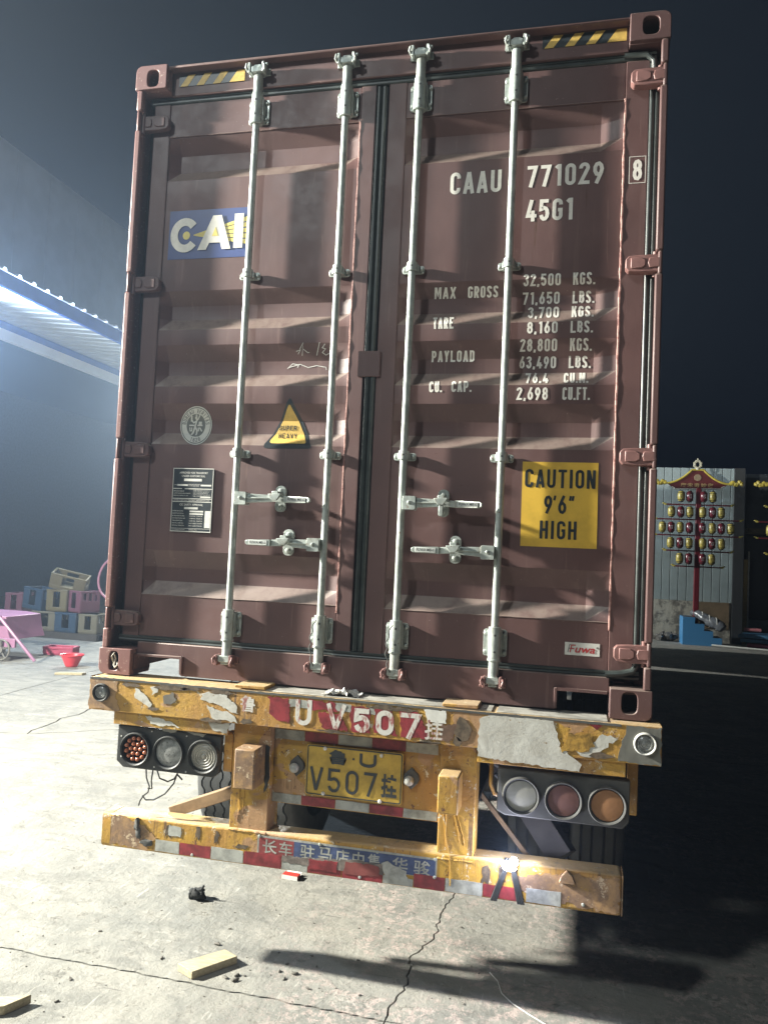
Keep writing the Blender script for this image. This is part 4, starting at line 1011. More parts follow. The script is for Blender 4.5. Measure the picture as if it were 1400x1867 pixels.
obj('mud_splash', lump(lump(lump(MB(), (-.955, -.036, .575), .016, 1, sq=(.8, .5, 1.7)), (-.945, -.036, .535), .014, 2, sq=(.9, .4, 1.5)), (-.905, -.035, .50), .020, 3, sq=(1.4, .25, .7)), M['dusty'], tr)
# licence panel
obj('plate_panel', MB().box(-.345, .395, .018, .030, .728, 1.070), Y_, tr, .002)
tapes([(-.343, -.208, 1.003, 1.045, 0, 'w'), (-.206, -.057, 1.003, 1.045, 0, 'r'), (-.055, .094, 1.003, 1.045, 0, 'w'), (.096, .240, 1.003, 1.045, 0, 'r'), (.242, .378, 1.003, 1.043, 0, 'w'),
       (-.343, -.210, .732, .770, 0, 'w'), (-.208, -.057, .732, .770, 0, 'r'), (-.055, .094, .732, .770, 0, 'w'), (.096, .240, .732, .770, 0, 'r'), (.242, .385, .732, .768, 0, 'w')], .0175)
pl = obj('licence_plate', MB().prism(rrect(-.190, .235, .783, .998, .010, 4), .002, .005), M['plate_y'], tr)
obj('plate_rim', MB().ringplate(rrect(-.186, .231, .787, .994, .009, 4), rrect(-.182, .227, .791, .990, .007, 4), -.0005, .0015), M['ink'], pl)
pc = MB(); ftext(pc, '鲁', -.090, -.012, .922, .984, -.0005, .03); pc.prism(ell(.020, .953, .005, .005, 12), -.0015, -.0002)
stext(pc, 'U', .046, .120, .924, .980, -.0005, .0125, .3)
stext(pc, 'V507', -.170, .126, .804, .904, -.0005, .0125, .40); ftext(pc, '挂', .145, .213, .808, .906, -.0005, .03)
# tilt: characters sit on the plate, embossed
obj('plate_characters', pc, M['ink'], pl, smooth=False)
bb = MB()
for a, b in ((-.108, .985), (.142, .980), (-.108, .795), (.142, .790)): bb.lathe([(.0085, 0), (.008, -.005), (.005, -.009), (0, -.010)], (a, .001, b), 'y', 12)
obj('plate_bolts', bb, M['stk_white'], pl)
for lx in (-.233, .272):
    L = obj('plate_lamp', MB().prism([(lx, .943), (lx+.030, .915), (lx+.034, .898), (lx+.030, .882), (lx, .852), (lx-.030, .882), (lx-.034, .898), (lx-.030, .915)], .002, .018), M['dusty'], tr, .004)
    mm = MB(); lump(mm, (lx-.008, -.006, .890), .021, 4, 16, 10, 0.0); obj('lamp_dome', mm, simple('frosted_dome', (.45, .45, .42), .3), L)
# braces
def sqbar(a, b, w): 
    a, b = Vector(a), Vector(b); d = (b-a).normalized(); u = d.cross(Vector((0, 1, 0))).normalized(); v = d.cross(u)
    return MB().hexa([a-u*w-v*w, b-u*w-v*w, b+u*w-v*w, a+u*w-v*w, a-u*w+v*w, b-u*w+v*w, b+u*w+v*w, a+u*w+v*w])
BR = simple('rusty_brown_steel', (.26, .17, .09), .7, 0, .4, 9, .4)
obj('brace', sqbar((-.47, .11, .76), (-.86, .11, .60), .026), BR, tr, .003)
obj('brace', sqbar((.52, .30, .80), (.80, .20, .52), .010), BR, tr, .002)
obj('brace', sqbar((.56, .50, .95), (.90, .30, .55), .055), M['chassis'], tr, .003)
# chassis
for s in (-1, 1):
    obj('chassis_rail', MB().box(s*.47-.07, s*.47+.07, .10, 12.0, 1.18, 1.20).box(s*.47-.006, s*.47+.006, .10, 12.0, .80, 1.18).box(s*.47-.07, s*.47+.07, .10, 12.0, .78, .80), M['chassis'], tr)
    obj('side_arm', MB().box(s*.54, s*1.20, 6.0, 6.1, 1.05, 1.19) if s > 0 else MB().box(-1.20, -.54, 6.0, 6.1, 1.05, 1.19), M['chassis'], tr)
    obj('landing_leg', MB().box(s*.9-.06, s*.9+.06, 9.5, 9.62, .06, 1.0).box(s*.9-.12, s*.9+.12, 9.45, 9.67, .04, .06), M['chassis'], tr)
for y in (.9, 2.2, 3.5, 5.2, 7.5, 9.5, 11.5): obj('cross_member', MB().box(-.46, .46, y, y+.08, .95, 1.15), M['chassis'], tr)
# air hoses and cable looms behind the lamps
for k, (xa, xb, z) in enumerate(((.58, 1.0, .98), (.60, 1.05, .90), (-.55, -.95, .97), (-.30, .35, .88), (-.25, .30, .80))):
    obj('air_hose', MB().tube([(xa+(xb-xa)*q, .16+.05*k+.02*math.sin(6*q), z-.10*math.sin(PI*q)-.01*math.sin(17*q)) for q in [i/16 for i in range(17)]], .009, 8), M['black'] if k % 2 else M['dusty'], tr)
obj('yellow_pipe', MB().tube([(.60, .04, 1.0), (.60, .04, .90), (.615, .04, .865), (.65, .06, .85)], .009, 8), Y_, tr)
obj('mud_flap', MB().box(-1.20, -.62, .93, .94, .98, 1.06), M['black'], tr)
# tyres
def tyre_mesh(zig):
    W2 = .138; RO = .515; n = 120; prof = []
    gro = [-.085, -.030, .030, .085]; gw = .006 if not zig else .0045
    xs = [(-W2, .33), (-W2-.006, .40), (-W2, .46), (-W2+.008, .495), (-W2+.018, .507)]
    for g in gro: xs += [(g-gw-.001, RO-.0), (g-gw, RO-.016, 1), (g+gw, RO-.016, 1), (g+gw+.001, RO-.0)]
    xs += [(W2-.018, .507), (W2-.008, .495), (W2, .46), (W2+.006, .40), (W2, .33)]
    vs = []; fs = []; k = len(xs)
    for i in range(n):
        t = 2*PI*i/n; zz = (.0075 if (i//2) % 2 == 0 else -.0075) if zig else 0
        for q in xs:
            x = q[0]+(zz if abs(q[0]) < .11 else 0); r = q[1]; vs.append((x, r*math.cos(t), r*math.sin(t)))
    for i in range(n):
        for j in range(k-1):
            fs.append((i*k+j, ((i+1) % n)*k+j, ((i+1) % n)*k+j+1, i*k+j+1))
    return MB().add(vs, fs)
rim_mb = MB().lathe([(.33, -.12), (.30, -.10), (.28, -.02), (.27, .06), (.12, .08), (.11, .05), (0, .05)], (0, 0, 0), 'x', 32)
tyA = tyB = rmA = None
for ai, ay in enumerate((1.56, 2.87, 4.18)):
    for s in (-1, 1):
        for q in (.742, 1.072):
            src = tyA if s < 0 else tyB
            if src is None:
                o = obj('tyre', tyre_mesh(s < 0), M['tyre'], tr)
                rmo = obj('rim', rim_mb, M['rim'], o)
                if s < 0: tyA = o
                else: tyB = o
                rsrc = rmo
                if s < 0: rA = rmo
                else: rB = rmo
            else:
                o = src.copy(); C.objects.link(o); rr_ = (rA if s < 0 else rB).copy(); C.objects.link(rr_); rr_.parent = o; rr_.matrix_parent_inverse = Matrix.Identity(4)
            o.matrix_parent_inverse = Matrix.Identity(4); o.location = (s*q, ay, .512)
    obj('axle', MB().tube([(-1.05, ay, .512), (1.05, ay, .512)], .075, 16), M['chassis'], tr)
    for s in (-1, 1): obj('leaf_spring', MB().hexa([(s*.47-.04, ay-.55, .74), (s*.47+.04, ay-.55, .74), (s*.47+.04, ay, .60), (s*.47-.04, ay, .60), (s*.47-.04, ay-.55, .78), (s*.47+.04, ay-.55, .78), (s*.47+.04, ay, .66), (s*.47-.04, ay, .66)]).hexa([(s*.47-.04, ay, .60), (s*.47+.04, ay, .60), (s*.47+.04, ay+.55, .74), (s*.47-.04, ay+.55, .74), (s*.47-.04, ay, .66), (s*.47+.04, ay, .66), (s*.47+.04, ay+.55, .78), (s*.47-.04, ay+.55, .78)]), M['chassis'], tr)

# ------------------------------------------------------------------ unseen tractor ahead of the container, added to shade the right-hand ground
tc = thing('tractor_unit', 'unseen dark tractor unit ahead of the container, shading the ground', 'truck', (0, 13.6, 0))
TP = simple('dark_cab_paint', (.05, .05, .06), .4)
obj('cab', MB().prism_x([(12.75, .95), (12.75, 3.1), (13.2, 3.5), (14.6, 3.3), (15.05, 2.3), (15.15, .5), (13.9, .45), (13.7, .95)], -1.22, 1.22), TP, tc, .04)
obj('windscreen', MB().prism_x([(15.06, 1.75), (14.70, 2.75), (14.72, 2.78), (15.09, 1.78)], -1.05, 1.05), M['black'], tc)
obj('tractor_frame', MB().box(-.45, .45, 9.9, 14.6, .70, .95), M['chassis'], tc)
for ty in (10.8, 14.35):
    for s in (-1, 1):
        o = tyB.copy(); C.objects.link(o); o.parent = tc; o.matrix_parent_inverse = Matrix.Identity(4); o.location = (s*1.02, ty-13.6, .512)
        r2 = rB.copy(); C.objects.link(r2); r2.parent = o; r2.matrix_parent_inverse = Matrix.Identity(4)

# ------------------------------------------------------------------ loose things on and under the trailer
rag = MB(); 
for k in range(9): lump(rag, (-.94+.022*math.cos(k*2.4)*(.5+k/9), .585+.018*math.sin(k*2.4), .018+.007*(k % 4)), .020, 90+k, 9, 6, .3, (1.2, 1, .9))
rag.tube([(-.915, .585, .05), (-.905, .58, .065), (-.900, .585, .075)], .006, 6)
tag(obj('glove', rag, simple('black_oily_cloth', (.022, .024, .024), .75, 0, .5, 30, .5)), 'crumpled black oily glove lying on the concrete left of the cigarette packet', 'glove')
cg = thing('cigarette_packet', 'small open red and white cigarette packet lying under the bumper', 'packet', (-.57, 1.0, 0))
def rotz(mb, c, a): return mb.xf(Matrix.Translation(Vector((c[0], c[1], 0))) @ Matrix.Rotation(a, 4, 'Z'))
obj('packet_body', rotz(MB().box(-.046, .046, -.028, .022, .001, .024), (-.57, 1.0), R(-3)), [simple('red_card', (.42, .04, .03), .5, 0, .1)], cg, .001)
obj('packet_side', rotz(MB().box(-.0465, .0465, -.0288, -.0282, .001, .0235), (-.57, 1.0), R(-3)), M['stk_white'], cg)
obj('packet_lid', rotz(MB().hexa([(-.044, .0225, .002), (.044, .0225, .002), (.044, .05, .018), (-.044, .05, .018), (-.044, .0225, .004), (.044, .0225, .004), (.044, .049, .022), (-.044, .049, .022)]), (-.57, 1.0), R(-3)), M['stk_white'], cg)
def woodblock(P, h, label, grp='sawn wood offcuts'):
    o = obj('wood_block', MB().prism_z(P, .001, h), M['wood'], None, .0025); tag(o, label, 'wood block', grp); return o
woodblock([(-.695, -.082), (-.605, -.128), (-.478, .052), (-.556, .092)], .034, 'pale sawn wood block on the concrete beside the floor joint')
woodblock([(-1.385, -.690), (-1.160, -.580), (-1.115, -.480), (-1.340, -.590)], .036, 'pale wood block cut off by the left corner of the picture')
woodblock([(-5.83, 6.20), (-5.50, 6.33), (-5.48, 6.40), (-5.80, 6.30)], .03, 'thin pale plank lying on the floor beyond the left end of the trailer')
# stone chips
chips = [(-.63, .18, .012), (-.44, -.04, .011), (-.48, -.07, .010), (-.43, -.08, .012), (-.28, .05, .009), (-.21, .05, .012), (-.24, 0, .008), (-.12, -.04, .008), (-1.03, -.44, .008), (-1.08, -.28, .009),
         (-.64, .34, .006), (-.81, -.01, .008), (-.41, -.03, .006), (.98, .9, .013), (.42, .72, .008), (-.27, .12, .006), (-.14, .14, .006), (.02, .25, .006), (-.34, .20, .005), (-.19, .22, .006), (.10, -.02, .006), (.52, .05, .006), (-1.2, .12, .007)]
ch_src = []
CHM = simple('dark_stone_chip', (.16, .15, .13), .85, 0, .5, 60, .4)
for k, (x, y, r_) in enumerate(chips):
    if k < 4:
        mb = lump(MB(), (0, 0, 0), 1.0, 200+k, 8, 5, .3, (1.5, .8, .55)); o = obj('stone_chip', mb, CHM); ch_src.append(o)
    else:
        o = ch_src[k % 4].copy(); C.objects.link(o)
    o.location = (x, y, r_*.45); o.scale = (r_, r_, r_); o.rotation_euler = (0, 0, k*1.3)
    tag(o, 'small dark stone chip scattered on the concrete', 'stone chip', 'stone chips scattered on the concrete in front of the trailer')
gr = MB(); rn = random.Random(11)
for k in range(420):
    x = rn.uniform(-2.2, 1.4); y = rn.uniform(-.8, 2.6); lump(gr, (x, y, .001), rn.choice([.0018, .0025, .0032, .0045]), k, 5, 3, .3, (1.2, 1, .7))
go = obj('grit', gr, CHM); go['kind'] = 'stuff'; go['label'] = 'fine grit strewn over the concrete'; go['category'] = 'grit'
tag(obj('wire', MB().tube([(.60, .33, .004), (.64, .27, .004), (.665, .18, .003), (.71, .12, .003), (.78, .06, .003), (.86, 0, .003), (1.0, -.06, .003)], .0022, 6), M['stk_white']), 'thin pale wire curling on the shaded concrete at bottom right', 'wire')
# torn plastic bag on the beam
tb = MB(); rn = random.Random(4); vs = []; fs = []; nx, ny = 16, 7
for i in range(nx):
    for j in range(ny):
        vs.append((-.115+.16*i/(nx-1)+rn.uniform(-.006, .006), -.065+.10*j/(ny-1)+rn.uniform(-.006, .006), 1.2245+abs(rn.gauss(0, .013))*(1 if 2 < i < 13 else .3)))
for i in range(nx-1):
    for j in range(ny-1): fs.append((i*ny+j, (i+1)*ny+j, (i+1)*ny+j+1, i*ny+j+1))
tb.add(vs, fs); tag(obj('plastic_scrap', tb, simple('white_plastic_scrap', (.62, .62, .60), .4)), 'crumpled scrap of white plastic caught between the beam and the container', 'plastic scrap')
# work light standing on the bumper
wl = thing('work_light', 'lit white work lamp clipped on the bumper with two black strap legs', 'work light', (.70, -.05, .63))
em = bpy.data.materials.new('lit_lamp'); em.use_nodes = True; nt = em.node_tree; nt.nodes.clear(); e = nt.nodes.new('ShaderNodeEmission'); e.inputs[0].default_value = (.72, .76, 1, 1); e.inputs[1].default_value = 90
out = nt.nodes.new('ShaderNodeOutputMaterial'); nt.links.new(e.outputs[0], out.inputs[0])
obj('lamp_housing', MB().box(.668, .722, -.045, -.005, .598, .632), M['black'], wl, .004)
for dx, dz, a, b in ((-.018, -.002, .018, .015), (.014, .012, .016, .020), (-.002, -.014, .028, .013)): 
    obj('lamp_bulb', lump(MB(), (.695+dx, -.050, .622+dz), 1.0, 5, 14, 8, 0, (a, .006, b)), em, wl)
for xa, xb, xw in ((.678, .634, .010), (.708, .742, .011)):
    mb = MB()
    for q in (-1, -.33, .33, 1): mb.tube([(xa+q*xw*.6, -.048, .600), ((xa+xb)/2+q*xw*.8, -.050, .54), (xb+q*xw, -.046, .472)], .0042, 6)
    obj('strap_leg', mb, M['black'], wl)
pl_ = bpy.data.lights.new('work_lamp_glow', 'POINT'); pl_.energy = 7; pl_.color = (.75, .78, 1); pl_.shadow_soft_size = .015
po = bpy.data.objects.new('work_lamp_glow', pl_); C.objects.link(po); po.location = (.695, -.10, .665)

# ------------------------------------------------------------------ left: canopy building
cb = thing('canopy_building', 'long grey shed with a white ribbed canopy on blue beams', 'building', (-10.6, 4, 0))
WG = simple('pale_grey_cladding', (.52, .56, .60), .5, 0, .1, 1.5, 0)
BL = simple('blue_beam_paint', (.05, .14, .60), .45, 0, .15, 3, 0)
WR = simple('white_ribbed_sheet', (.80, .82, .80), .4, 0, .08, 2, 0)
yy = -6.0
while yy < 26:
    mb = MB(); prof = []
    for k in range(3): prof += [(yy+k*.35, 0), (yy+k*.35+.24, 0), (yy+k*.35+.265, .045), (yy+k*.35+.325, .045)]
    prof.append((yy+1.05, 0)); vs = []
    for a, h in prof:
        for x, z in ((-7.93, 6.015), (-10.72, 6.255)): vs += [(x, a, z+h), (x, a, z+h+.004)]
    n = len(prof); fs = []
    for i in range(n-1): fs += [(4*i, 4*i+4, 4*i+6, 4*i+2), (4*i+1, 4*i+3, 4*i+7, 4*i+5), (4*i, 4*i+1, 4*i+5, 4*i+4)]
    mb.add(vs, fs); obj('roof_sheet', mb, WR, cb)
    obj('wall_sheet', MB().box(-10.80, -10.76, yy+.004, yy+1.046, 6.26, 9.95), WG, cb)
    yy += 1.05
obj('fascia_beam', MB().box(-8.02, -7.95, -6, 26, 5.76, 6.00), BL, cb)
obj('inner_beam', MB().box(-10.68, -10.58, -6, 26, 6.03, 6.225), BL, cb)
obj('eave_gutter', MB().box(-10.60, -10.44, -6, 26, 5.83, 6.02).tube([(-10.50, -6, 5.83), (-10.50, 26, 5.83)], .03, 10), WR, cb)
for y in (-4, 2.4, 15.5, 22): obj('canopy_bracket', sqbar((-10.6, y, 5.2), (-8.1, y, 5.8), .04), BL, cb)
for y in (-4, 2.4, 15.5, 22): obj('shed_column', MB().box(-10.66, -10.50, y-.08, y+.08, 0, 6.0), BL, cb)
obj('back_wall', MB().box(-16.2, -16.0, -6, 26, 0, 6.2), simple('dark_shed_wall', (.10, .11, .12), .8), cb)
obj('shed_roof', MB().box(-16.2, -10.76, -6, 26, 9.9, 10.0), WG, cb)
obj('end_wall', MB().box(-16.2, -10.7, 25.8, 26, 0, 9.9), simple('dark_end_wall', (.10, .11, .12), .8), cb)
def flood(loc, target, label):
    t = thing('flood_light', label, 'flood light', loc)
    mb = MB().box(-.20, .20, -.15, .15, .012, .09); q = (Vector(target)-Vector(loc)).to_track_quat('-Z', 'Y').to_matrix().to_4x4()
    mb.xf(Matrix.Translation(Vector(loc)) @ q); obj('lamp_housing', mb, M['black'], t, .006)
    l2 = MB()
    for k in range(9): l2.box(-.19+.045*k, -.18+.045*k, -.14, .14, .09, .12)
    l2.xf(Matrix.Translation(Vector(loc)) @ q); obj('cooling_fins', l2, M['black'], t)
flood(LA, (0.0, 0.3, 1.6), 'black flood light fixed to the canopy edge near the trailer')
flood(LD, (3.0, 8.6, 1.2), 'black flood light hanging under the canopy by the ride cart')
flood(LE, (4.0, 13.5, 1.0), 'black flood light on the canopy edge beside the tractor')

# crates: open plastic baskets
def crate_parts(w, d, h, mat, name, label, loc, rot=(0, 0, 0)):
    t = thing(name, label, 'crate', (0, 0, 0), 'coloured plastic crates stacked by the shed'); t['_w'] = (0, 0, 0)
    th = .02
    obj('crate_rim', MB().box(-w/2-.012, w/2+.012, -d/2-.012, -d/2+th, h-.04, h).box(-w/2-.012, w/2+.012, d/2-th, d/2+.012, h-.04, h).box(-w/2-.012, -w/2+th, -d/2, d/2, h-.04, h).box(w/2-th, w/2+.012, -d/2, d/2, h-.04, h), mat, t, .006)
    sb = MB().box(-w/2, w/2, -d/2, d/2, 0, .02)
    for s in (-1, 1):
        for k in range(6):
            a = -w/2+(w-.05)*k/5
            if k in (2, 3): continue
            sb.box(a, a+.05, s*d/2-th/2, s*d/2+th/2, .02, h-.04)
        for k in range(4):
            a = -d/2+(d-.05)*k/3; sb.box(s*w/2-th/2, s*w/2+th/2, a, a+.05, .02, h-.04)
        sb.box(-w/2, w/2, s*d/2-th/2-.002, s*d/2+th/2+.002, .02, .08); sb.box(-w/2, -w/6, s*d/2-th/2-.001, s*d/2+th/2+.001, .08, h-.04); sb.box(w/6, w/2, s*d/2-th/2-.001, s*d/2+th/2+.001, .08, h-.04)
        sb.box(s*w/2-th/2-.002, s*w/2+th/2+.002, -d/2, d/2, .02, h*.55)
    obj('crate_body', sb, mat, t, .004)
    t.location = loc; t.rotation_euler = rot; return t
CB, CY, CK, CW = (simple('blue_plastic', (.025, .05, .085), .4, 0, .1, 3, 0), simple('yellow_plastic', (.12, .10, .05), .45, 0, .1, 3, 0), simple('pink_plastic', (.14, .055, .08), .45, 0, .1, 3, 0), simple('pale_yellow_plastic', (.12, .11, .075), .45, 0, .1, 3, 0))
zt = .12
crate_parts(.46, .40, .36, CW, 'plastic_crate', 'pale yellow crate at the left end of the bottom row', (-8.62, 9.85, zt), (0, 0, R(15)))
crate_parts(.46, .40, .36, CB, 'plastic_crate', 'blue crate in the middle of the bottom row', (-8.10, 9.85, zt), (0, 0, R(-4)))
crate_parts(.36, .40, .36, CW, 'plastic_crate', 'pale yellow crate at the right end of the bottom row', (-7.66, 9.85, zt), (0, 0, R(3)))
zt = .49
crate_parts(.34, .40, .38, CK, 'plastic_crate', 'pink crate at the far left of the upper row', (-9.33, 9.95, zt-.1), (0, 0, R(5)))
crate_parts(.50, .40, .40, CB, 'plastic_crate', 'blue crate in the upper row beside the far left pink one', (-8.84, 9.90, zt), (0, R(4), R(-14)))
crate_parts(.40, .40, .40, CY, 'plastic_crate', 'yellow crate in the upper row under the tilted crate', (-8.36, 9.88, zt), (0, 0, R(4)))
crate_parts(.42, .40, .40, CK, 'plastic_crate', 'pink crate at the right end of the upper row', (-7.92, 9.88, zt), (0, 0, R(-22)))
crate_parts(.62, .34, .30, CY, 'plastic_crate', 'yellow crate tilted on top of the stack', (-8.26, 9.88, .90), (R(14), R(12), R(24)))
crate_parts(.46, .26, .13, simple('dark_pink_plastic', (.42, .06, .12), .5), 'plastic_crate', 'low dark pink crate on the floor behind the red bowl', (-6.95, 7.92, 0), (0, 0, R(12)))
tag(obj('pallet', MB().box(-9.6, -7.42, 9.6, 10.3, 0, .02).box(-9.6, -7.42, 9.6, 9.68, .02, .10).box(-9.6, -7.42, 10.22, 10.3, .02, .10).box(-9.6, -7.42, 9.92, 10.0, .02, .10).box(-9.6, -7.42, 9.6, 10.3, .10, .12), M['chassis']), 'dark low pallet under the stacked crates', 'pallet')
hp = []
for k in range(28): a = 2*PI*k/28; hp.append((-7.35+.36*math.cos(a), 10.0+.08*math.sin(a), 1.15+.40*math.sin(a)))
tag(obj('hoop', MB().tube(hp, .022, 8, closed=True), simple('dull_pink_tube', (.32, .12, .17), .5)), 'large dull pink hoop leaning behind the crates by the container', 'hoop')
# bowl
bo = MB().lathe([(.072, .0), (.085, .01), (.118, .10), (.150, .168), (.166, .176), (.170, .170), (.166, .160), (.152, .160), (.122, .095), (.090, .02), (0, .015)], (-6.07, 6.92, 0), 'z', 36)
tag(obj('bowl', bo, simple('red_plastic_bowl', (.62, .05, .07), .35, 0, .08, 5, 0)), 'small red plastic bowl on the concrete near the crates', 'bowl')
# pink ride cart with wheels
pc_ = thing('ride_cart', 'lilac pink metal ride cart with sloping sides and spoked wheels', 'ride cart', (-7.5, 7.2, 0))
PK = simple('lilac_pink_paint', (.38, .19, .31), .4, 0, .12, 4, .1)
body = MB()
prof = [(-8.55, .30), (-7.14, .30), (-7.20, .44), (-7.24, .64), (-7.50, .66), (-8.55, .66)]
body.prism(prof, 6.95, 7.75)
obj('cart_body', body, PK, pc_, .01)
obj('front_frame', MB().tube([(-8.2, 6.80, .30), (-7.78, 6.80, .54), (-7.52, 6.80, .645), (-7.24, 6.80, .655), (-6.68, 6.92, .03)], .024, 8).box(-7.52, -7.22, 6.76, 6.84, .60, .665), PK, pc_, 0)
obj('lower_skirt', MB().box(-8.5, -7.02, 6.90, 6.94, .20, .33), PK, pc_, .004)
for cx_, rr in ((-7.75, .13), (-7.22, .16), (-8.25, .14)):
    w_ = obj('cart_wheel', MB().tube([(cx_+rr*.92*math.cos(2*PI*k/28), 6.86, rr+.005+rr*.92*math.sin(2*PI*k/28)) for k in range(28)], rr*.085, 8, closed=True).lathe([(rr*.30, -.03), (rr*.30, .05), (0, .05)], (cx_, 6.86, rr+.005), 'y', 16), simple('grey_wheel', (.22, .21, .19), .6), pc_)
    for k in range(5):
        a = 2*PI*k/5+.3; obj('wheel_spoke', MB().tube([(cx_, 6.86, rr+.005), (cx_+rr*.88*math.cos(a), 6.86, rr+.005+rr*.88*math.sin(a))], rr*.10, 6), M['rim'], w_)
lp = [(-7.72+.09*math.cos(t*.5)+.05*t*.15, 6.80, .44+.05*math.sin(t*.5)) for t in range(13)]
obj('cart_handle', MB().tube([(-8.1, 6.80, .36), (-7.85, 6.79, .42), (-7.66, 6.79, .52), (-7.56, 6.79, .50), (-7.58, 6.79, .42), (-7.75, 6.79, .36), (-8.0, 6.79, .30)], .012, 8), PK, pc_)

# ------------------------------------------------------------------ right: far building, lantern rack, steps, mats
fb = thing('far_building', 'pale blue clad building with rendered base at the far side of the yard', 'building', (4, 18.2, 0))
PB = simple('pale_blue_cladding', (.30, .36, .37), .5, 0, .15, 2, 0)
x = -1.45
while x < 4.70:
    obj('wall_panel', MB().box(x+.006, x+.192, 18.0, 18.04, 1.0, 4.36), PB, fb, .008); x += .198
obj('panel_backing', MB().box(-1.45, 4.74, 18.045, 18.2, 1.0, 4.30), M['chassis'], fb)
m_ = Mat('stained_render', .9); m_.col(m_.mix(m_.step(m_.noise(3, 7, .7), .45, .58), (.42, .40, .34), (.16, .15, .13))); m_.bump(m_.noise(12, 6, .7), .6, .03)
obj('rendered_base', MB().box(-1.45, 4.74, 17.95, 18.2, 0, 1.0), m_.m, fb, .01)
obj('brown_board', MB().box(3.98, 4.70, 17.93, 17.948, .35, 1.0), simple('brown_board', (.20, .14, .08), .8, 0, .4, 3), fb)
obj('corner_column', MB().box(4.76, 5.00, 17.9, 18.3, 0, 4.36), simple('near_black_column', (.03, .032, .035), .7), fb)
obj('door_post', MB().box(5.02, 5.12, 18.0, 18.1, 0, 2.1), simple('ochre_post', (.28, .20, .07), .6), fb)
obj('pale_post', MB().box(5.12, 5.15, 17.95, 18.0, .1, 2.3), simple('grey_post', (.30, .30, .27), .6), fb)
obj('dark_shutter', MB().box(5.16, 14, 18.6, 18.7, .6, 4.3), simple('dark_shutter', (.02, .026, .035), .6), fb)
obj('door_lintel', MB().box(5.16, 14, 18.3, 18.6, 2.75, 2.9), simple('dark_ochre_lintel', (.10, .08, .04), .7), fb)
obj('shop_plinth', MB().box(5.16, 14, 18.3, 18.6, 0, .6), simple('grey_plinth', (.16, .17, .17), .8), fb)
# lantern rack
def rack(dx, cut, nm):
    t = thing('lantern_rack', nm, 'lantern rack', (3.82+dx, 17.2, 0))
    RD = simple('dark_red_frame', (.16, .012, .022), .4, 0, .15, 4, 0); GD = simple('gold_trim', (.50, .40, .07), .45, 0, .2, 6, 0)
    obj('rack_pole', MB().box(3.765+dx, 3.885+dx, 17.17, 17.29, 0, 3.77), RD, t, .01)
    nn = 14; top = []; 
    for k in range(nn+1):
        u = k/nn; top.append((3.66+dx-.62*u, 4.22-.34*(1-(1-u)**2)))
    right = [(3.79*2+2*dx-a, b) for a, b in top]
    obj('roof_board', MB().prism([(3.24+dx, 3.76), (4.34+dx, 3.78)]+[right[-2]]+right[::-1][1:]+top[:-1]+[top[-2]], 17.20, 17.23), simple('dark_maroon_board', (.10, .012, .014), .45), t)
    rb = MB(); rb.tube([(a, 17.19, b) for a, b in top[::-1]+right], .026, 8); obj('roof_ridge', rb, GD, t)
    for s, a in ((-1, 2.93), (1, 4.65)):
        mb = MB()
        for k in range(6): lump(mb, (a+dx+s*(-.10+.045*k), 17.2, 3.90+.03*math.sin(k*1.9)), .052, 60+k, 8, 6, .25)
        obj('ridge_dragon', mb, GD, t)
    fi = MB().lathe([(.05, -.02), (.05, .03)], (3.785+dx, 17.2, 4.24), 'z', 12)
    ring = [(3.785+dx+.075*math.cos(2*PI*k/16)*(1.1 if k % 2 else .9), 17.2, 4.35+.085*math.sin(2*PI*k/16)*(1.1 if k % 2 else .9)) for k in range(16)]
    fi.tube(ring, .032, 6, closed=True); fi.tube([(3.785+dx, 17.2, 4.44), (3.785+dx, 17.2, 4.50)], .016, 6); obj('roof_finial', fi, simple('cream_finial', (.50, .47, .36), .5), t)
    obj('roof_disc', MB().lathe([(.085, 0), (.08, -.01), (0, -.012)], (3.79+dx, 17.198, 4.03), 'y', 20), simple('tan_disc', (.26, .19, .12), .5), t)
    tx = MB()
    for k, c_ in enumerate('唐宋奇妙夜'): ftext(tx, c_, 3.40+dx+.155*k, 3.53+dx+.155*k, 3.795, 3.895, 17.196, .02)
    obj('title_lettering', tx, simple('dull_gold_letters', (.38, .27, .12), .5), t, smooth=False)
    obj('board_scroll', MB().tube([(3.20+dx, 17.19, 3.80), (3.26+dx, 17.19, 3.77), (3.26+dx, 17.19, 3.74), (4.32+dx, 17.19, 3.76), (4.34+dx, 17.19, 3.80), (4.40+dx, 17.19, 3.82)], .014, 6), simple('pale_scroll', (.40, .40, .36), .5), t)
    bars = [(3.10, 4.54, 3.36), (2.89, 4.75, 3.00), (2.89, 4.75, 2.61), (3.12, 4.55, 2.235), (3.33, 4.36, 1.86)]
    for a, b, z in bars:
        obj('rack_bar', MB().box(a+dx, 3.763+dx, 17.2, 17.25, z-.014, z+.018).box(3.887+dx, b+dx, 17.2, 17.25, z-.014, z+.018), RD, t)
        for s, e in ((-1, a), (1, b)):
            obj('bar_tip', lump(lump(MB(), (e+dx+s*.03, 17.22, z+.005), .035, 5, 8, 5, .2, (1.4, .6, .7)), (e+dx+s*.075, 17.22, z+.028), .03, 6, 8, 5, .2, (1.2, .6, .7)), GD, t)
    return t
rack(0, 0, 'tall red lantern rack with curved maroon and gold roof board behind the blue steps')
rack(2.30, 0, 'second red lantern rack cut off by the right edge of the picture')
LG = simple('gold_lantern_paper', (.52, .42, .10), .32, 0, .15, 6, 0); LR = simple('dark_red_lantern_paper', (.17, .014, .028), .22, 0, .1, 6, 0); LK = simple('lantern_cap', (.03, .025, .02), .5)
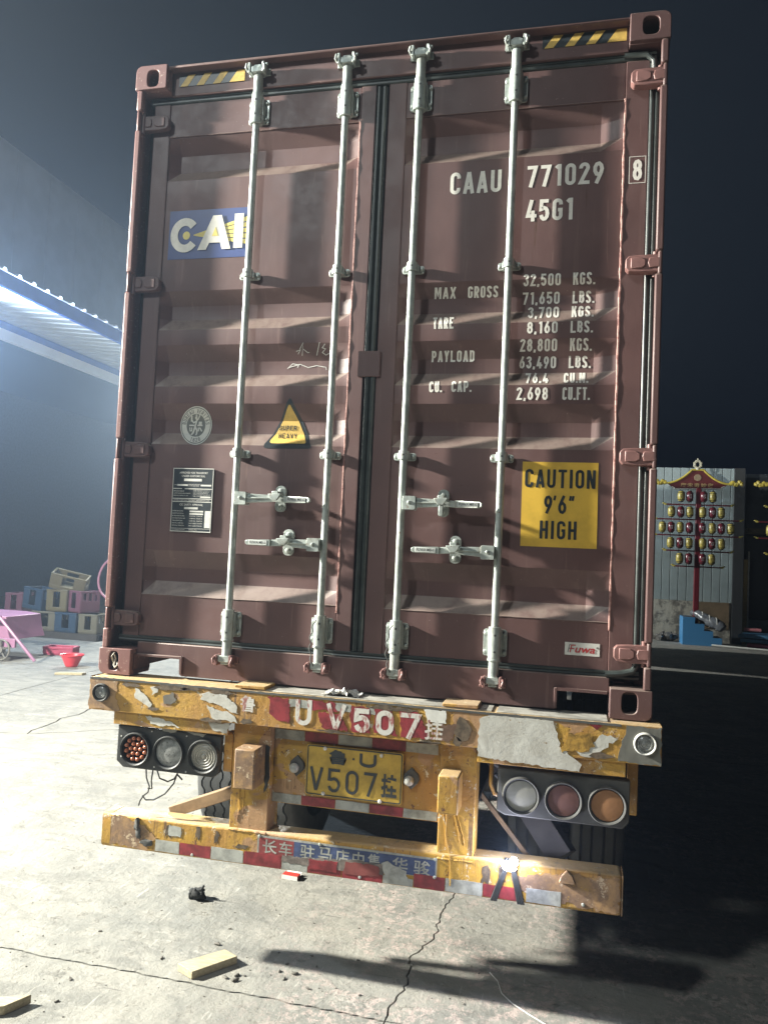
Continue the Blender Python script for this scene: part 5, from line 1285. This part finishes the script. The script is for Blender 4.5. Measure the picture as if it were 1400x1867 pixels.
def lantern_mesh(mt):
    mb = MB(); mb.lathe([(.045, -.118), (.052, -.118), (.070, -.105), (.083, -.075), (.086, 0), (.083, .075), (.070, .105), (.052, .118), (0, .118)], (0, 0, 0), 'z', 20, 0)
    mb.lathe([(.05, .118), (.045, .138), (0, .138)], (0, 0, 0), 'z', 16, 1); mb.lathe([(.045, -.138), (.05, -.118)], (0, 0, 0), 'z', 16, 1)
    for z in (-.085, .085): mb.lathe([(.0835, z-.006), (.087, z), (.0835, z+.006)], (0, 0, 0), 'z', 20, 1, caps=False)
    mb.tube([(0, 0, .135), (0, 0, .175)], .004, 5, 1); mb.tube([(0, 0, -.138), (0, 0, -.165)], .006, 5, 1)
    return mb, mt
rows = [(3.56, [(-.385, 'g'), (-.19, 'r'), (.13, 'r'), (.335, 'g')], 'top row'), (3.18, [(-.60, 'g'), (-.385, 'r'), (-.18, 'g'), (.115, 'g'), (.335, 'r'), (.53, 'g')], 'second row'),
        (2.80, [(-.80, 'g'), (-.60, 'r'), (-.39, 'g'), (-.18, 'r'), (.11, 'r'), (.335, 'g'), (.54, 'r'), (.75, 'g')], 'middle row'), (2.425, [(-.60, 'g'), (-.39, 'r'), (-.18, 'g'), (.13, 'g'), (.335, 'r'), (.55, 'g')], 'fourth row'),
        (2.05, [(-.385, 'g'), (-.18, 'r'), (.13, 'r'), (.335, 'g')], 'bottom row')]
ordn = ['first', 'second', 'third', 'fourth', 'fifth', 'sixth', 'seventh', 'eighth']
srcs = {}
for z, it, rn_ in rows:
    for k, (dx, c) in enumerate(it):
        if c not in srcs:
            mb, _ = lantern_mesh(None); o = obj('lantern', mb, [LG if c == 'g' else LR, LK]); srcs[c] = o
            tx = MB(); ftext(tx, '灯' if c == 'r' else '福', -.036, .036, -.05, .05, -.089, .02); ch_ = obj('lantern_print', tx, simple('pale_print' if c == 'r' else 'dark_gold_print', (.50, .42, .40) if c == 'r' else (.30, .24, .06), .5), o, smooth=False); srcs[c+'p'] = ch_
        else:
            o = srcs[c].copy(); C.objects.link(o); q = srcs[c+'p'].copy(); C.objects.link(q); q.parent = o
        o.location = (3.80+dx, 17.14, z); 
        tag(o, '%s lantern, %s from the left in the %s of the full lantern rack' % ('gold' if c == 'g' else 'dark red', ordn[k], rn_), 'lantern', 'lanterns hanging on the lantern racks')
for z, dx, nm in ((2.80, -.70, 'middle row'), (3.56, -.30, 'top row'), (2.05, -.30, 'bottom row')):
    o = srcs['g'].copy(); C.objects.link(o); q = srcs['gp'].copy(); C.objects.link(q); q.parent = o; o.location = (6.12+dx, 17.14, z)
    tag(o, 'gold lantern in the %s of the rack at the right edge' % nm, 'lantern', 'lanterns hanging on the lantern racks')
# steps
st = MB(); out = [(3.52, 0), (4.38, 0), (4.38, .20), (4.18, .20), (4.18, .35), (3.98, .35), (3.98, .51), (3.77, .51), (3.77, .66), (3.52, .66)]
stp = thing('steps', 'bright blue painted four-step stair block in front of the lantern rack', 'steps', (3.95, 17.0, 0))
BS = simple('bright_blue_paint', (.07, .26, .52), .45, 0, .06, 2, 0)
obj('side_panel', MB().prism(out, 16.90, 16.93), BS, stp, .003); obj('side_panel', MB().prism(out, 17.50, 17.53), BS, stp, .003)
obj('back_panel', MB().box(3.50, 3.52, 16.9, 17.53, 0, .66), BS, stp)
for k, (a, b, z) in enumerate(((3.52, 3.77, .66), (3.77, 3.98, .51), (3.98, 4.18, .35), (4.18, 4.38, .20))): obj('tread', MB().box(a, b, 16.93, 17.50, z-.03, z-.003), M['chassis'], stp)
# wrapped bundle
wb = MB(); A, B_ = Vector((3.72, 17.3, .74)), Vector((4.38, 16.82, .42)); rn = random.Random(8); pts = []; rad = []
for k in range(15): u = k/14; pts.append(A.lerp(B_, u)+Vector((0, 0, .03*math.sin(u*9)+.05*math.sin(u*PI)))); rad.append(.05+.085*math.sin(min(1, u*1.6)*PI*.55)*(1-.55*max(0, u-.75)*4*.5)+rn.uniform(-.012, .012))
wb.tube(pts, rad, 10)
wu = thing('wrapped_bundle', 'long bundle wrapped in grey plastic leaning on the blue steps', 'bundle', (4.0, 17.0, .5))
obj('wrapping', wb, simple('grey_plastic_wrap', (.16, .17, .19), .25, 0, .5, 14, .6), wu)
for u in (5, 8, 11): obj('tie_band', MB().tube([(pts[u][0]+.0, pts[u][1]+rad[u]*1.05*math.cos(a*PI/8), pts[u][2]+rad[u]*1.05*math.sin(a*PI/8)) for a in range(16)], .010, 6, closed=True), M['stk_white'], wu)
jb = MB(); rn = random.Random(12)
for k in range(12): lump(jb, (3.05+.035*k+rn.uniform(-.03, .03), 17.6+rn.uniform(-.1, .1), .07+.03*(k % 3)), rn.uniform(.06, .11), 300+k, 9, 6, .35)
tag(obj('rubbish_heap', jb, simple('rubbish_sacks', (.15, .14, .13), .6, 0, .6, 8, .4)), 'low heap of rubbish sacks against the wall left of the blue steps', 'rubbish')
# mats
for k, (z, c, lb, x0_) in enumerate(((.05, (.50, .12, .20), 'pink foam mat at the bottom of the pile', 5.0), (.16, (.05, .17, .30), 'blue foam mat lying on the pink mat', 4.85), (.26, (.045, .15, .27), 'blue foam mat on top of the pile', 4.80))):
    tag(obj('foam_mat', MB().hexa([(x0_, 17.3, z-.04), (7.2, 16.7, z-.04), (7.6, 18.1, z-.04), (x0_+.3, 18.1, z-.04), (x0_, 17.3, z+.04), (7.2, 16.7, z+.04), (7.6, 18.1, z+.04), (x0_+.3, 18.1, z+.04)]), simple('mat_foam_%s' % 'abc'[k], c, .6, 0, .1, 3, 0), None, .01), lb, 'mat', 'foam mats piled by the far building')
tag(obj('pole', MB().tube([(4.15, 16.9, .03), (6.4, 16.2, .03)], .022, 8), M['stk_white']), 'long white pole on the ground in front of the mats', 'pole')
tag(obj('roller', MB().tube([(4.98, 17.55, .40), (5.35, 17.5, .40)], .045, 12), simple('pink_roller', (.50, .18, .20), .5)), 'short pink roller lying on the blue mats', 'roller')

# ------------------------------------------------------------------ haze volume, added for the blue lamp glare on the left
hz = obj('haze', MB().box(-30, 22, -9.5, 34, -1.6, 12.5), None) if False else None
HAZE = 0.0074
if HAZE:
    hm = bpy.data.materials.new('glare_haze'); hm.use_nodes = True; nt = hm.node_tree; nt.nodes.clear()
    pv = nt.nodes.new('ShaderNodeVolumePrincipled'); pv.inputs['Color'].default_value = (.62, .78, 1.0, 1); pv.inputs['Density'].default_value = HAZE; pv.inputs['Anisotropy'].default_value = .78
    out = nt.nodes.new('ShaderNodeOutputMaterial'); nt.links.new(pv.outputs[0], out.inputs['Volume'])
    hz = obj('haze', MB().box(-260, 260, -125, 390, -1.6, 12.5), hm, smooth=False); hz['kind'] = 'stuff'; hz['label'] = 'thin haze added over the yard for the lamp glare'; hz['category'] = 'haze'

bpy.data.objects.remove(_fo)
for o in bpy.data.objects:
    if '_w' in o: del o['_w']
